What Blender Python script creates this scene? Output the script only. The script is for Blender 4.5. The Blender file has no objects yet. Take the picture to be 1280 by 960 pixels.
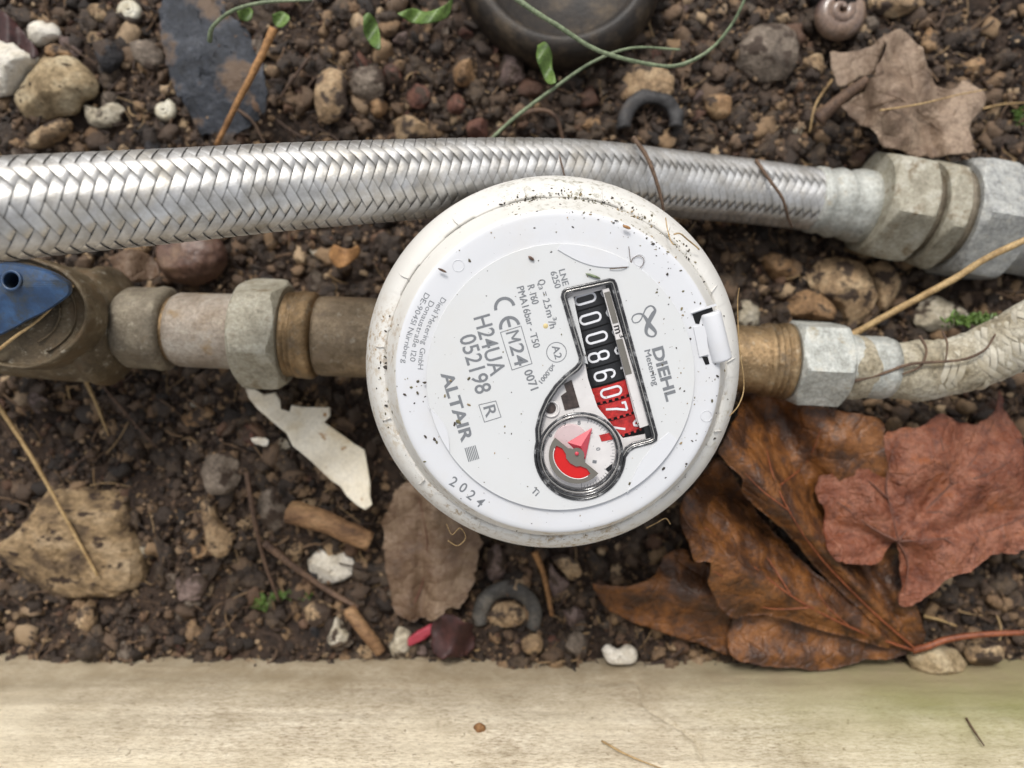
import bpy, math, random
import numpy as np
from mathutils import Vector, Matrix
from mathutils.geometry import tessellate_polygon, delaunay_2d_cdt

random.seed(7)
rng = np.random.default_rng(7)
scene = bpy.context.scene
COL = scene.collection
S = 0.01                       # all lengths below are centimetres, the scene is metres
CAMZ, F = 26.0, 925.0          # camera height (cm) and focal length in photo pixels

# ------------------------------------------------------------------ camera
cam = bpy.data.cameras.new("camera")
camo = bpy.data.objects.new("camera", cam)
COL.objects.link(camo)
camo.location = (0, 0, CAMZ * S)
cam.sensor_width = 36.0
cam.lens = 36.0 * F / 1280.0
cam.clip_start = 0.005
cam.clip_end = 50.0
cam.dof.use_dof = True
cam.dof.focus_distance = 19.0 * S
cam.dof.aperture_fstop = 9.2
scene.camera = camo

# ------------------------------------------------------------------ world, sun, exposure
SUN_EL, SUN_AZ = math.radians(52), math.radians(-14)     # azimuth from +Y towards +X
world = bpy.data.worlds.new("World")
scene.world = world
world.use_nodes = True
wn = world.node_tree.nodes
wl = world.node_tree.links
bg = wn["Background"]
sky = wn.new("ShaderNodeTexSky")
sky.sky_type = 'NISHITA'
sky.sun_disc = False
sky.sun_elevation = SUN_EL
sky.sun_rotation = SUN_AZ
sky.dust_density = 3.0
hs = wn.new("ShaderNodeHueSaturation")      # overcast: the blue is veiled
hs.inputs['Saturation'].default_value = 0.17
wl.new(sky.outputs[0], hs.inputs['Color'])
wl.new(hs.outputs[0], bg.inputs['Color'])
bg.inputs['Strength'].default_value = 0.14
sun = bpy.data.lights.new("sun", 'SUN')
sun.energy = 1.5
sun.angle = math.radians(14)
sun.color = (1.0, 0.96, 0.90)
suno = bpy.data.objects.new("sun", sun)
COL.objects.link(suno)
sd = Vector((math.sin(SUN_AZ) * math.cos(SUN_EL), math.cos(SUN_AZ) * math.cos(SUN_EL), math.sin(SUN_EL)))
suno.rotation_euler = sd.to_track_quat('Z', 'Y').to_euler()
scene.view_settings.view_transform = 'Standard'
scene.view_settings.look = 'None'
scene.view_settings.gamma = 1.0
scene.view_settings.exposure = 0.42
scene.render.engine = 'CYCLES'
scene.cycles.use_denoising = True
scene.cycles.max_bounces = 8
scene.cycles.sample_clamp_indirect = 6

# ------------------------------------------------------------------ helpers
def W(px, py, z):
    k = (CAMZ - z) / F
    return np.array([(px - 640.0) * k, (480.0 - py) * k, z])

def Wd(p):
    return W(p[0], p[1], p[2])

def _hash(ix, iy, iz, seed):
    n = (ix.astype(np.int64) * 374761393 + iy.astype(np.int64) * 668265263 + iz.astype(np.int64) * 2147483647 + seed * 144269)
    n = (n ^ (n >> 13)) * 1274126177
    n = n & 0x7fffffff
    n = (n ^ (n >> 15)) * 2246822519
    return ((n >> 8) & 0xffff) / 65535.0

def vnoise(p, seed=0):
    p = np.asarray(p, float)
    i = np.floor(p).astype(np.int64)
    f = p - i
    f = f * f * (3 - 2 * f)
    out = 0
    for dx in (0, 1):
        wx = f[:, 0] if dx else 1 - f[:, 0]
        for dy in (0, 1):
            wy = f[:, 1] if dy else 1 - f[:, 1]
            for dz in (0, 1):
                wz = f[:, 2] if dz else 1 - f[:, 2]
                out = out + wx * wy * wz * _hash(i[:, 0] + dx, i[:, 1] + dy, i[:, 2] + dz, seed)
    return out * 2 - 1

def fbm(p, octaves=4, seed=0, gain=0.5):
    p = np.asarray(p, float)
    a, s, t = 1.0, 0, 0
    for o in range(octaves):
        s = s + a * vnoise(p * 2 ** o + 17.3 * o, seed + o)
        t += a
        a *= gain
    return s / t

def tag(o, label=None, cat=None, group=None, kind=None):
    if label: o['label'] = label
    if cat: o['category'] = cat
    if group: o['group'] = group
    if kind: o['kind'] = kind
    return o

def thing(name, label, cat, loc, group=None):
    o = bpy.data.objects.new(name, None)
    o.empty_display_size = 0.01
    COL.objects.link(o)
    o.location = Vector([c * S for c in loc])
    tag(o, label, cat, group)
    return o

def root_loc(o):
    while o.parent is not None:
        o = o.parent
    return np.array(o.location) / S

def mk(name, verts, faces, mat=None, parent=None, smooth=True, origin=None, uv=None, mats=None, fmat=None):
    v = np.asarray(verts, float)
    if parent is not None:
        org = root_loc(parent)
    elif origin is not None:
        org = np.asarray(origin, float)
    else:
        org = np.array([v[:, 0].mean(), v[:, 1].mean(), v[:, 2].min()])
    me = bpy.data.meshes.new(name)
    me.from_pydata(((v - org) * S).tolist(), [], faces if isinstance(faces, list) else faces.tolist())
    for m in (mats or ([mat] if mat else [])):
        me.materials.append(m)
    if fmat is not None:
        me.polygons.foreach_set('material_index', np.asarray(fmat, np.int32))
    if smooth:
        me.polygons.foreach_set('use_smooth', np.ones(len(me.polygons), bool))
    if uv is not None:
        l = me.uv_layers.new(name='uv')
        idx = np.empty(len(me.loops), np.int32)
        me.loops.foreach_get('vertex_index', idx)
        l.data.foreach_set('uv', np.asarray(uv, float)[idx].ravel())
    me.update()
    o = bpy.data.objects.new(name, me)
    COL.objects.link(o)
    if parent is not None:
        o.parent = parent
    else:
        o.location = Vector((org * S).tolist())
    return o

def cat_meshes(parts):
    V, Fc, n = [], [], 0
    for v, f in parts:
        V.append(np.asarray(v, float))
        Fc += [[i + n for i in q] for q in f]
        n += len(v)
    return np.concatenate(V), Fc

def grid_faces(nu, nv, wrap_u=False, wrap_v=False):
    fs = []
    for i in range(nu if wrap_u else nu - 1):
        i2 = (i + 1) % nu
        for j in range(nv if wrap_v else nv - 1):
            j2 = (j + 1) % nv
            fs.append([i * nv + j, i2 * nv + j, i2 * nv + j2, i * nv + j2])
    return fs

def catmull(pts, n=12):
    P = [np.asarray(p, float) for p in pts]
    P = [2 * P[0] - P[1]] + P + [2 * P[-1] - P[-2]]
    out = []
    for i in range(1, len(P) - 2):
        for k in range(n):
            t = k / n
            out.append(0.5 * ((2 * P[i]) + (-P[i - 1] + P[i + 1]) * t + (2 * P[i - 1] - 5 * P[i] + 4 * P[i + 1] - P[i + 2]) * t * t
                              + (-P[i - 1] + 3 * P[i] - 3 * P[i + 1] + P[i + 2]) * t ** 3))
    out.append(P[-2])
    return np.array(out)

def frames(C):
    T = np.gradient(C, axis=0)
    T /= np.linalg.norm(T, axis=1)[:, None] + 1e-12
    n = np.cross(T[0], [0, 0, 1.0])
    if np.linalg.norm(n) < 1e-3:
        n = np.cross(T[0], [0, 1.0, 0])
    N = [n / np.linalg.norm(n)]
    for i in range(1, len(C)):
        v = N[-1] - T[i] * np.dot(N[-1], T[i])
        N.append(v / np.linalg.norm(v))
    N = np.array(N)
    return T, N, np.cross(T, N)

def tube_mesh(C, r, seg=8, cap=True):
    C = np.asarray(C, float)
    r = np.broadcast_to(np.asarray(r, float), (len(C),))
    T, N, B = frames(C)
    a = np.linspace(0, 2 * np.pi, seg, endpoint=False)
    V = C[:, None] + r[:, None, None] * (N[:, None] * np.cos(a)[None, :, None] + B[:, None] * np.sin(a)[None, :, None])
    V = V.reshape(-1, 3)
    Fc = grid_faces(len(C), seg, wrap_v=True)
    if cap:
        Fc.append(list(range(seg)))
        Fc.append(list(range(len(C) * seg - seg, len(C) * seg))[::-1])
    return V, Fc

def loop_tube(C, r, seg=8):
    C = np.asarray(C, float)
    n = len(C)
    T = np.roll(C, -1, 0) - np.roll(C, 1, 0)
    T /= np.linalg.norm(T, axis=1)[:, None]
    up = np.array([0, 0, 1.0])
    N = np.cross(T, up); N /= np.linalg.norm(N, axis=1)[:, None]
    B = np.cross(N, T)
    a = np.linspace(0, 2 * np.pi, seg, endpoint=False)
    V = (C[:, None] + r * (N[:, None] * np.cos(a)[None, :, None] + B[:, None] * np.sin(a)[None, :, None])).reshape(-1, 3)
    return V, grid_faces(n, seg, wrap_u=True, wrap_v=True)

def axis_mesh(P0, d, prof, rfun=None, seg=64, jitter=0.0, seed=0, cap=True):
    """surface of revolution about axis d from P0; prof [(s, r)]; rfun(s, r, phi) may reshape r"""
    P0 = np.asarray(P0, float); d = np.asarray(d, float); d = d / np.linalg.norm(d)
    n = np.cross(d, [0, 0, 1.0]); n /= np.linalg.norm(n); b = np.cross(n, d)
    a = np.linspace(0, 2 * np.pi, seg, endpoint=False)
    V = []
    for s, r in prof:
        rr = np.full(seg, r, float)
        if rfun is not None:
            rr = rfun(s, rr, a)
        V.append(P0 + d * s + rr[:, None] * (n[None] * np.cos(a)[:, None] + b[None] * np.sin(a)[:, None]))
    V = np.concatenate(V)
    if jitter:
        c = P0 + np.outer((V - P0) @ d, d)
        q = V - c
        L = np.linalg.norm(q, axis=1)[:, None] + 1e-9
        V = c + q * (1 + (jitter * fbm(V * 1.6, 4, seed)[:, None]) / L)
    Fc = grid_faces(len(prof), seg, wrap_v=True)
    if cap:
        Fc.append(list(range(seg)))
        Fc.append(list(range(len(prof) * seg - seg, len(prof) * seg))[::-1])
    return V, Fc

# ------------------------------------------------------------------ materials
def L(c):
    r = []
    for x in c[:3]:
        x = x / 255.0
        r.append(x / 12.92 if x <= 0.04045 else ((x + 0.055) / 1.055) ** 2.4)
    return (r[0], r[1], r[2], 1.0)

class M:
    def __init__(self, name):
        self.m = bpy.data.materials.new(name)
        self.m.use_nodes = True
        self.t = self.m.node_tree
        self.n = self.t.nodes
        self.b = self.n["Principled BSDF"]
        self.co = None
    def node(self, typ, **kw):
        x = self.n.new(typ)
        for k, v in kw.items():
            setattr(x, k, v)
        return x
    def link(self, a, b):
        self.t.links.new(a, b)
    def coords(self, stretch=(1, 1, 1), rnd=True):
        tc = self.node("ShaderNodeTexCoord")
        mp = self.node("ShaderNodeMapping")
        mp.inputs['Scale'].default_value = (100 * stretch[0], 100 * stretch[1], 100 * stretch[2])
        self.link(tc.outputs['Object'], mp.inputs['Vector'])
        if rnd:
            oi = self.node("ShaderNodeObjectInfo")
            mu = self.node("ShaderNodeMath", operation='MULTIPLY')
            mu.inputs[1].default_value = 57.0
            self.link(oi.outputs['Random'], mu.inputs[0])
            ad = self.node("ShaderNodeVectorMath", operation='ADD')
            self.link(mp.outputs[0], ad.inputs[0])
            self.link(mu.outputs[0], ad.inputs[1])
            return ad.outputs[0]
        return mp.outputs[0]
    def noise(self, vec, scale, detail=5, rough=0.6, dist=0.0):
        x = self.node("ShaderNodeTexNoise")
        x.inputs['Scale'].default_value = scale
        x.inputs['Detail'].default_value = detail
        x.inputs['Roughness'].default_value = rough
        x.inputs['Distortion'].default_value = dist
        self.link(vec, x.inputs['Vector'])
        return x.outputs['Fac']
    def ramp(self, fac, stops):
        x = self.node("ShaderNodeValToRGB")
        e = x.color_ramp.elements
        while len(e) < len(stops):
            e.new(0.5)
        for i, (p, c) in enumerate(stops):
            e[i].position = p
            e[i].color = L(c) if len(c) == 3 else c
        self.link(fac, x.inputs['Fac'])
        return x.outputs['Color']
    def mix(self, a, b, fac, mode='MIX'):
        x = self.node("ShaderNodeMix", data_type='RGBA', blend_type=mode)
        for sock, v in ((x.inputs[6], a), (x.inputs[7], b)):
            if isinstance(v, tuple):
                sock.default_value = v
            else:
                self.link(v, sock)
        if isinstance(fac, (int, float)):
            x.inputs[0].default_value = fac
        else:
            self.link(fac, x.inputs[0])
        return x.outputs[2]
    def math(self, op, a, b=None, clamp=False):
        x = self.node("ShaderNodeMath", operation=op)
        x.use_clamp = clamp
        for i, v in enumerate((a, b)):
            if v is None: continue
            if isinstance(v, (int, float)): x.inputs[i].default_value = v
            else: self.link(v, x.inputs[i])
        return x.outputs[0]
    def bump(self, h, strength=0.5, dist=0.02, normal=None):
        x = self.node("ShaderNodeBump")
        x.inputs['Strength'].default_value = strength
        x.inputs['Distance'].default_value = dist * S
        self.link(h, x.inputs['Height'])
        if normal is not None:
            self.link(normal, x.inputs['Normal'])
        return x.outputs[0]
    def done(self, color=None, rough=0.6, metal=0.0, normal=None, spec=0.5, coat=0.0, sss=0.0):
        if color is not None:
            if isinstance(color, tuple): self.b.inputs['Base Color'].default_value = color
            else: self.link(color, self.b.inputs['Base Color'])
        if isinstance(rough, (int, float)): self.b.inputs['Roughness'].default_value = rough
        else: self.link(rough, self.b.inputs['Roughness'])
        if isinstance(metal, (int, float)): self.b.inputs['Metallic'].default_value = metal
        else: self.link(metal, self.b.inputs['Metallic'])
        self.b.inputs['Specular IOR Level'].default_value = spec
        self.b.inputs['Coat Weight'].default_value = coat
        if normal is not None: self.link(normal, self.b.inputs['Normal'])
        return self.m

def noisemat(name, stops, scale=1.5, rough=0.7, bump=0.4, bscale=8, bdist=0.03, spec=0.4, metal=0.0, speck=None, stretch=(1, 1, 1), dist=0.0, coat=0.0, grain=0.7):
    m = M(name)
    v = m.coords(stretch)
    c = m.ramp(m.noise(v, scale, 6, 0.62, dist), stops)
    gn = m.ramp(m.noise(v, bscale * 1.4, 4, 0.7), [(0.34, (150, 148, 145)), (0.62, (255, 255, 255))])
    c = m.mix(c, gn, grain, 'MULTIPLY')
    if speck:
        f = m.noise(v, speck[1], 3, 0.6)
        f = m.ramp(f, [(speck[2], (0, 0, 0, 1)), (speck[2] + 0.07, (1, 1, 1, 1))])
        c = m.mix(c, L(speck[0]), f)
    b = m.bump(m.noise(v, bscale, 6, 0.65), bump, bdist)
    return m.done(c, rough, metal, b, spec, coat)

def plain(name, c, rough=0.5, spec=0.5, metal=0.0, coat=0.0):
    m = M(name)
    v = m.coords()
    col = m.mix(L(c), L([max(0, x * 0.9) for x in c]), m.noise(v, 3.0, 4))
    return m.done(col, rough, metal, None, spec, coat)

MAT = {}
# soil and stones
m = M("damp_soil")
v = m.coords(rnd=False)
c = m.ramp(m.noise(v, 1.1, 8, 0.7), [(0.30, (34, 26, 21)), (0.47, (54, 42, 34)), (0.60, (76, 60, 48)), (0.75, (104, 82, 62))])
c = m.mix(c, L((128, 100, 70)), m.ramp(m.noise(v, 6.0, 4, 0.6), [(0.62, (0, 0, 0, 1)), (0.72, (1, 1, 1, 1))]))
b1 = m.bump(m.noise(v, 3.5, 8, 0.75), 0.9, 0.22)
MAT['soil'] = m.done(c, 0.75, 0, b1, 0.4)
m = M("soil_crumbs")
v = m.coords(rnd=False)
g = m.node("ShaderNodeNewGeometry")
c = m.ramp(g.outputs['Random Per Island'], [(0.0, (38, 30, 24)), (0.26, (62, 49, 39)), (0.48, (86, 69, 55)), (0.66, (114, 92, 71)), (0.81, (150, 122, 90)), (0.90, (88, 60, 46)), (1.0, (190, 164, 130))])
c = m.mix(c, L((40, 30, 25)), m.ramp(m.noise(v, 2.0, 5, 0.7), [(0.52, (0, 0, 0, 1)), (0.74, (0.7, 0.7, 0.7, 1))]))
MAT['crumb'] = m.done(c, 0.5, 0, m.bump(m.noise(v, 9, 5, 0.75), 1.0, 0.10), 0.5)
MAT['clod'] = noisemat('dark_clods', [(0.3, (44, 34, 28)), (0.5, (72, 58, 46)), (0.7, (106, 88, 69))], 1.2, 0.5, 1.0, 6, 0.16, 0.5, speck=((112, 90, 64), 5.0, 0.62))
STONES = {
    'tan': [(0.30, (114, 92, 68)), (0.48, (166, 138, 104)), (0.66, (202, 176, 140))],
    'ochre': [(0.30, (112, 84, 56)), (0.48, (156, 122, 86)), (0.66, (186, 154, 116))],
    'grey-brown': [(0.30, (76, 66, 57)), (0.48, (112, 99, 86)), (0.66, (146, 132, 117))],
    'reddish-brown': [(0.30, (62, 40, 33)), (0.48, (98, 62, 50)), (0.66, (126, 86, 70))],
    'charcoal': [(0.30, (30, 29, 30)), (0.48, (48, 46, 48)), (0.66, (70, 68, 70))],
    'cream': [(0.30, (150, 138, 116)), (0.48, (192, 181, 158)), (0.66, (216, 208, 190))],
    'pinkish-grey': [(0.30, (80, 66, 62)), (0.48, (116, 97, 90)), (0.66, (144, 125, 117))],
}
for k, st in STONES.items():
    MAT[k] = noisemat(k + "_stone", st, 1.4, 0.68, 0.9, 5, 0.12, 0.45, speck=((62, 48, 37), 1.3, 0.515))
MAT['limestone'] = noisemat("pitted_limestone", [(0.3, (124, 106, 80)), (0.46, (168, 148, 116)), (0.62, (194, 178, 148))], 0.9, 0.85, 0.8, 5, 0.09, 0.2, speck=((62, 50, 40), 2.6, 0.62))
MAT['sandstone'] = noisemat("banded_sandstone", [(0.28, (66, 56, 48)), (0.43, (110, 92, 72)), (0.52, (154, 130, 98)), (0.68, (182, 160, 130))], 0.75, 0.85, 0.9, 4, 0.12, 0.2, speck=((62, 50, 42), 1.6, 0.57), stretch=(0.8, 1.3, 1))
MAT['chalk'] = noisemat("chalk_white_stone", [(0.28, (170, 158, 138)), (0.44, (214, 206, 190)), (0.6, (232, 226, 214))], 1.5, 0.85, 0.8, 7, 0.09, 0.2, speck=((92, 78, 62), 5.0, 0.64), grain=0.35)
MAT['eggshell'] = noisemat("cream_chip", [(0.25, (190, 166, 122)), (0.42, (220, 210, 188)), (0.6, (230, 222, 204))], 0.9, 0.6, 0.5, 6, 0.04, 0.4, speck=((150, 110, 60), 1.4, 0.66), grain=0.25)
MAT['slate'] = noisemat("blue_grey_slate", [(0.3, (26, 28, 33)), (0.5, (50, 54, 62)), (0.7, (82, 85, 92))], 1.1, 0.6, 0.8, 4, 0.12, 0.4, speck=((98, 80, 64), 0.55, 0.53))
MAT['shell'] = noisemat("cream_shell", [(0.3, (150, 130, 96)), (0.5, (204, 196, 172)), (0.7, (224, 220, 204))], 1.6, 0.4, 0.3, 9, 0.02, 0.5)
MAT['snail'] = noisemat("glossy_snail_shell", [(0.3, (96, 78, 74)), (0.5, (140, 116, 98)), (0.7, (182, 158, 136))], 0.6, 0.3, 0.3, 6, 0.02, 0.6, coat=0.3)
MAT['chestnut'] = noisemat("chestnut_brown", [(0.3, (70, 48, 40)), (0.5, (104, 78, 66)), (0.7, (132, 106, 84))], 0.8, 0.45, 0.5, 5, 0.05, 0.5)
MAT['dark'] = noisemat("dark_cavity", [(0.3, (16, 13, 12)), (0.7, (34, 27, 23))], 2, 0.8, 0.3, 6)
MAT['maroon'] = noisemat("maroon_leaf", [(0.3, (38, 24, 24)), (0.5, (60, 34, 32)), (0.7, (80, 46, 42))], 1.2, 0.5, 0.3, 4, 0.04)
MAT['rubber'] = noisemat("dark_rubber", [(0.3, (30, 29, 30)), (0.6, (62, 60, 60)), (0.75, (92, 82, 72))], 1.6, 0.6, 0.5, 6, 0.04)
MAT['ringgrey'] = noisemat("weathered_ring", [(0.3, (54, 52, 50)), (0.55, (92, 88, 82)), (0.7, (122, 114, 104))], 1.6, 0.6, 0.5, 6, 0.04)
MAT['pot'] = noisemat("dark_olive_pot", [(0.3, (26, 21, 17)), (0.5, (44, 36, 28)), (0.72, (88, 74, 56))], 1.1, 0.5, 0.4, 5, 0.05)
MAT['pink'] = plain("pink_plastic", (164, 58, 72), 0.5)
# plants
MAT['straw'] = noisemat("pale_straw", [(0.3, (150, 120, 78)), (0.6, (196, 166, 118))], 2.0, 0.6, 0.4, 10, 0.02, stretch=(1, 1, 1))
MAT['stick'] = noisemat("orange_stick", [(0.3, (120, 84, 50)), (0.6, (178, 132, 84))], 1.6, 0.7, 0.5, 8, 0.03)
MAT['twig'] = noisemat("brown_twig", [(0.3, (70, 52, 42)), (0.6, (112, 88, 70))], 1.6, 0.7, 0.5, 8, 0.03)
MAT['root'] = noisemat("thin_root", [(0.3, (74, 56, 46)), (0.6, (116, 94, 76))], 2, 0.8, 0.4, 10, 0.02)
MAT['bark'] = noisemat("wood_chunk", [(0.3, (86, 62, 44)), (0.5, (140, 106, 74)), (0.7, (172, 138, 100))], 1.2, 0.75, 0.6, 6, 0.06, stretch=(0.5, 1.6, 1))
MAT['green'] = noisemat("green_stem", [(0.3, (94, 108, 80)), (0.6, (136, 148, 116))], 1.4, 0.5, 0.2, 6, 0.02)
MAT['leafgreen'] = noisemat("bright_leaf_green", [(0.3, (66, 92, 36)), (0.6, (106, 132, 64))], 1.6, 0.45, 0.2, 6, 0.02)
def leafmat(name, stops, scale, rough, speck, bmp=0.6):
    m = M(name)
    v = m.coords(rnd=False)
    c = m.ramp(m.noise(v, scale, 7, 0.68, 0.3), stops)
    f = m.ramp(m.noise(v, 2.6, 5, 0.7), [(0.52, (0, 0, 0, 1)), (0.70, (0.85, 0.85, 0.85, 1))])
    c = m.mix(c, L(speck), f)
    vo = m.node("ShaderNodeTexVoronoi", feature='DISTANCE_TO_EDGE')
    vo.inputs['Scale'].default_value = 4.2
    m.link(v, vo.inputs['Vector'])
    cr = m.ramp(vo.outputs['Distance'], [(0.0, (0, 0, 0, 1)), (0.07, (1, 1, 1, 1))])
    c = m.mix(c, L((70, 42, 30)), m.math('MULTIPLY', m.math('SUBTRACT', 1.0, cr), 0.35))
    vb = m.node("ShaderNodeTexVoronoi", feature='DISTANCE_TO_EDGE')
    vb.inputs['Scale'].default_value = 1.25
    m.link(v, vb.inputs['Vector'])
    cb = m.ramp(vb.outputs['Distance'], [(0.0, (0, 0, 0, 1)), (0.10, (1, 1, 1, 1))])
    n1 = m.bump(m.noise(v, 1.8, 6, 0.65), bmp, 0.25)
    n1 = m.bump(cb, 0.35, 0.06, n1)
    n2 = m.bump(cr, 0.25, 0.03, n1)
    m.b.inputs['Sheen Weight'].default_value = 0.0
    return m.done(c, rough, 0, n2, 0.4)
MAT['brownleaf'] = leafmat("orange_brown_leaf", [(0.30, (38, 25, 18)), (0.45, (76, 48, 28)), (0.56, (118, 74, 36)), (0.70, (142, 96, 58))], 0.9, 0.30, (66, 50, 42))
MAT['pinkleaf'] = leafmat("dusty_pink_leaf", [(0.30, (78, 40, 27)), (0.45, (120, 67, 44)), (0.57, (142, 92, 70)), (0.70, (144, 80, 40))], 0.9, 0.32, (84, 48, 38), 1.0)
MAT['paleleaf'] = leafmat("pale_brown_leaf", [(0.30, (84, 68, 55)), (0.46, (122, 102, 84)), (0.62, (154, 134, 114))], 0.7, 0.6, (96, 76, 62))
MAT['greyleaf'] = leafmat("grey_brown_leaf", [(0.30, (70, 54, 41)), (0.46, (104, 83, 65)), (0.62, (132, 112, 92))], 0.6, 0.5, (86, 62, 42))
MAT['vein'] = noisemat("leaf_vein", [(0.3, (92, 60, 48)), (0.7, (126, 84, 68))], 2, 0.6, 0.3, 8, 0.02)
MAT['petiole'] = noisemat("rust_petiole", [(0.3, (112, 58, 34)), (0.7, (162, 94, 60))], 2, 0.5, 0.3, 8, 0.02)
# metals
def steelmat(name, lo, hi, dirt, metal, rough, dirtamt):
    m = M(name)
    v = m.coords(rnd=False)
    uvn = m.node("ShaderNodeUVMap", uv_map='uv')
    sx = m.node("ShaderNodeSeparateXYZ")
    m.link(uvn.outputs[0], sx.inputs[0])
    w = m.math('SINE', m.math('MULTIPLY', sx.outputs[0], 2 * math.pi * 9))
    c = m.ramp(m.noise(v, 1.5, 6, 0.65), [(0.32, lo), (0.62, hi)])
    d = m.ramp(m.noise(v, 0.6, 7, 0.7), [(dirtamt, (0, 0, 0, 1)), (dirtamt + 0.2, (0.75, 0.75, 0.75, 1))])
    c = m.mix(c, L(dirt), d)
    # shade of the gaps, painted dark into both edges of every strand
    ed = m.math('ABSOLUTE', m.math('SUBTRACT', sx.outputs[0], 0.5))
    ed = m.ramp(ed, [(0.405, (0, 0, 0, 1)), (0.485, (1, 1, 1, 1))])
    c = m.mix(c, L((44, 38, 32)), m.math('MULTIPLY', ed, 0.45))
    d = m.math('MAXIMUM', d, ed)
    met = m.math('SUBTRACT', metal, m.math('MULTIPLY', d, metal * 0.8))
    b = m.bump(w, 0.35, 0.006)
    b = m.bump(m.noise(v, 14, 4, 0.7), 0.25, 0.02, b)
    return m.done(c, rough, met, b, 0.5)
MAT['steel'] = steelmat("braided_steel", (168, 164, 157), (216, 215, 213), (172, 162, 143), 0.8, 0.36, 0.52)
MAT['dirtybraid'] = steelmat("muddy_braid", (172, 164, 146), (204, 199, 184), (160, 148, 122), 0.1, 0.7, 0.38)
MAT['braidcore'] = plain("hose_core", (40, 34, 30), 0.8)
def metalmat(name, stops, scale, metal, rough, dirt, dirtpos, bump=0.9):
    m = M(name)
    v = m.coords(rnd=False)
    c = m.ramp(m.noise(v, scale, 7, 0.68), stops)
    c = m.mix(c, m.ramp(m.noise(v, 9, 5, 0.75), [(0.36, (120, 112, 100)), (0.6, (255, 255, 255))]), 0.4, 'MULTIPLY')
    crust = m.ramp(m.noise(v, 3.1, 6, 0.8), [(0.56, (0, 0, 0, 1)), (0.66, (1, 1, 1, 1))])
    c = m.mix(c, L((188, 180, 162)), m.math('MULTIPLY', crust, 0.5))
    d = m.ramp(m.noise(v, 1.3, 7, 0.7), [(dirtpos, (0, 0, 0, 1)), (dirtpos + 0.12, (1, 1, 1, 1))])
    c = m.mix(c, L(dirt), d)
    met = m.math('SUBTRACT', metal, m.math('MULTIPLY', d, metal))
    b = m.bump(m.noise(v, 6, 7, 0.7), bump, 0.06)
    return m.done(c, rough, met, b, 0.5)
MAT['zinc'] = metalmat("zinc_whitish", [(0.3, (150, 150, 142)), (0.5, (188, 190, 184)), (0.7, (216, 216, 208))], 1.5, 0.35, 0.5, (150, 138, 112), 0.58)
MAT['nutflat'] = metalmat("limey_zinc", [(0.3, (128, 120, 102)), (0.5, (172, 166, 148)), (0.7, (198, 194, 180))], 1.2, 0.2, 0.5, (116, 100, 74), 0.55)
MAT['galv'] = metalmat("galvanised_crystals", [(0.3, (138, 139, 138)), (0.5, (176, 177, 174)), (0.7, (204, 204, 198))], 2.6, 0.4, 0.5, (150, 140, 116), 0.64)
MAT['brass'] = metalmat("tarnished_brass", [(0.3, (100, 87, 68)), (0.5, (144, 126, 102)), (0.7, (176, 156, 128))], 0.9, 0.6, 0.38, (124, 106, 84), 0.52)
MAT['brassbright'] = metalmat("worn_brass", [(0.3, (112, 92, 66)), (0.5, (158, 132, 98)), (0.7, (192, 166, 130))], 1.0, 0.75, 0.32, (104, 88, 68), 0.54)
MAT['pipe'] = metalmat("limescaled_pipe", [(0.3, (132, 116, 98)), (0.5, (164, 152, 138)), (0.7, (190, 182, 170))], 0.9, 0.35, 0.5, (140, 118, 88), 0.56)
MAT['valve'] = metalmat("muddy_valve_brass", [(0.3, (72, 60, 44)), (0.5, (102, 88, 66)), (0.7, (140, 126, 100))], 0.7, 0.25, 0.55, (88, 70, 46), 0.50, 0.9)
MAT['collar'] = metalmat("grey_collar", [(0.3, (96, 88, 74)), (0.5, (124, 114, 98)), (0.7, (156, 146, 126))], 0.9, 0.35, 0.5, (104, 88, 64), 0.56)
m = M("blue_handle")
v = m.coords(rnd=False)
c = m.ramp(m.noise(v, 0.7, 6, 0.65), [(0.3, (32, 44, 58)), (0.5, (44, 70, 104)), (0.7, (66, 100, 140))])
d = m.ramp(m.noise(v, 1.8, 7, 0.75), [(0.46, (0, 0, 0, 1)), (0.62, (0.85, 0.85, 0.85, 1))])
MAT['blue'] = m.done(m.mix(c, L((58, 62, 62)), d), 0.42, 0, m.bump(m.noise(v, 8, 6), 0.4, 0.03), 0.5)
# timber
m = M("weathered_timber")
v = m.coords((0.35, 1.6, 1.6), rnd=False)
v2 = m.coords((1, 1, 1), rnd=False)
vg = m.coords((2.2, 9.0, 9.0), rnd=False)
c = m.ramp(m.noise(v, 1.0, 5, 0.6), [(0.30, (186, 170, 144)), (0.50, (208, 196, 172)), (0.70, (218, 208, 190))])
gr = m.ramp(m.noise(vg, 2.0, 6, 0.75), [(0.36, (124, 105, 82)), (0.46, (200, 185, 162)), (0.55, (226, 215, 193)), (0.66, (238, 231, 214))])
c = m.mix(c, gr, 0.8)
vl = m.coords((0.12, 2.6, 2.6), rnd=False)
c = m.mix(c, m.ramp(m.noise(vl, 1.6, 5, 0.6, 0.4), [(0.40, (168, 152, 132)), (0.52, (238, 234, 228)), (0.62, (255, 255, 255))]), 0.28, 'MULTIPLY')
c = m.mix(c, m.ramp(m.noise(v2, 0.55, 6, 0.7), [(0.38, (196, 188, 176)), (0.55, (255, 255, 255))]), 0.5, 'MULTIPLY')
c = m.mix(c, L((224, 211, 184)), m.ramp(m.noise(v2, 0.16, 4), [(0.40, (0, 0, 0, 1)), (0.65, (0.6, 0.6, 0.6, 1))]))
sp = m.ramp(m.noise(v2, 4.5, 5, 0.65), [(0.63, (0, 0, 0, 1)), (0.73, (0.8, 0.8, 0.8, 1))])
c = m.mix(c, L((112, 92, 68)), sp)
sep = m.node("ShaderNodeSeparateXYZ")
m.link(v2, sep.inputs[0])
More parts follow.
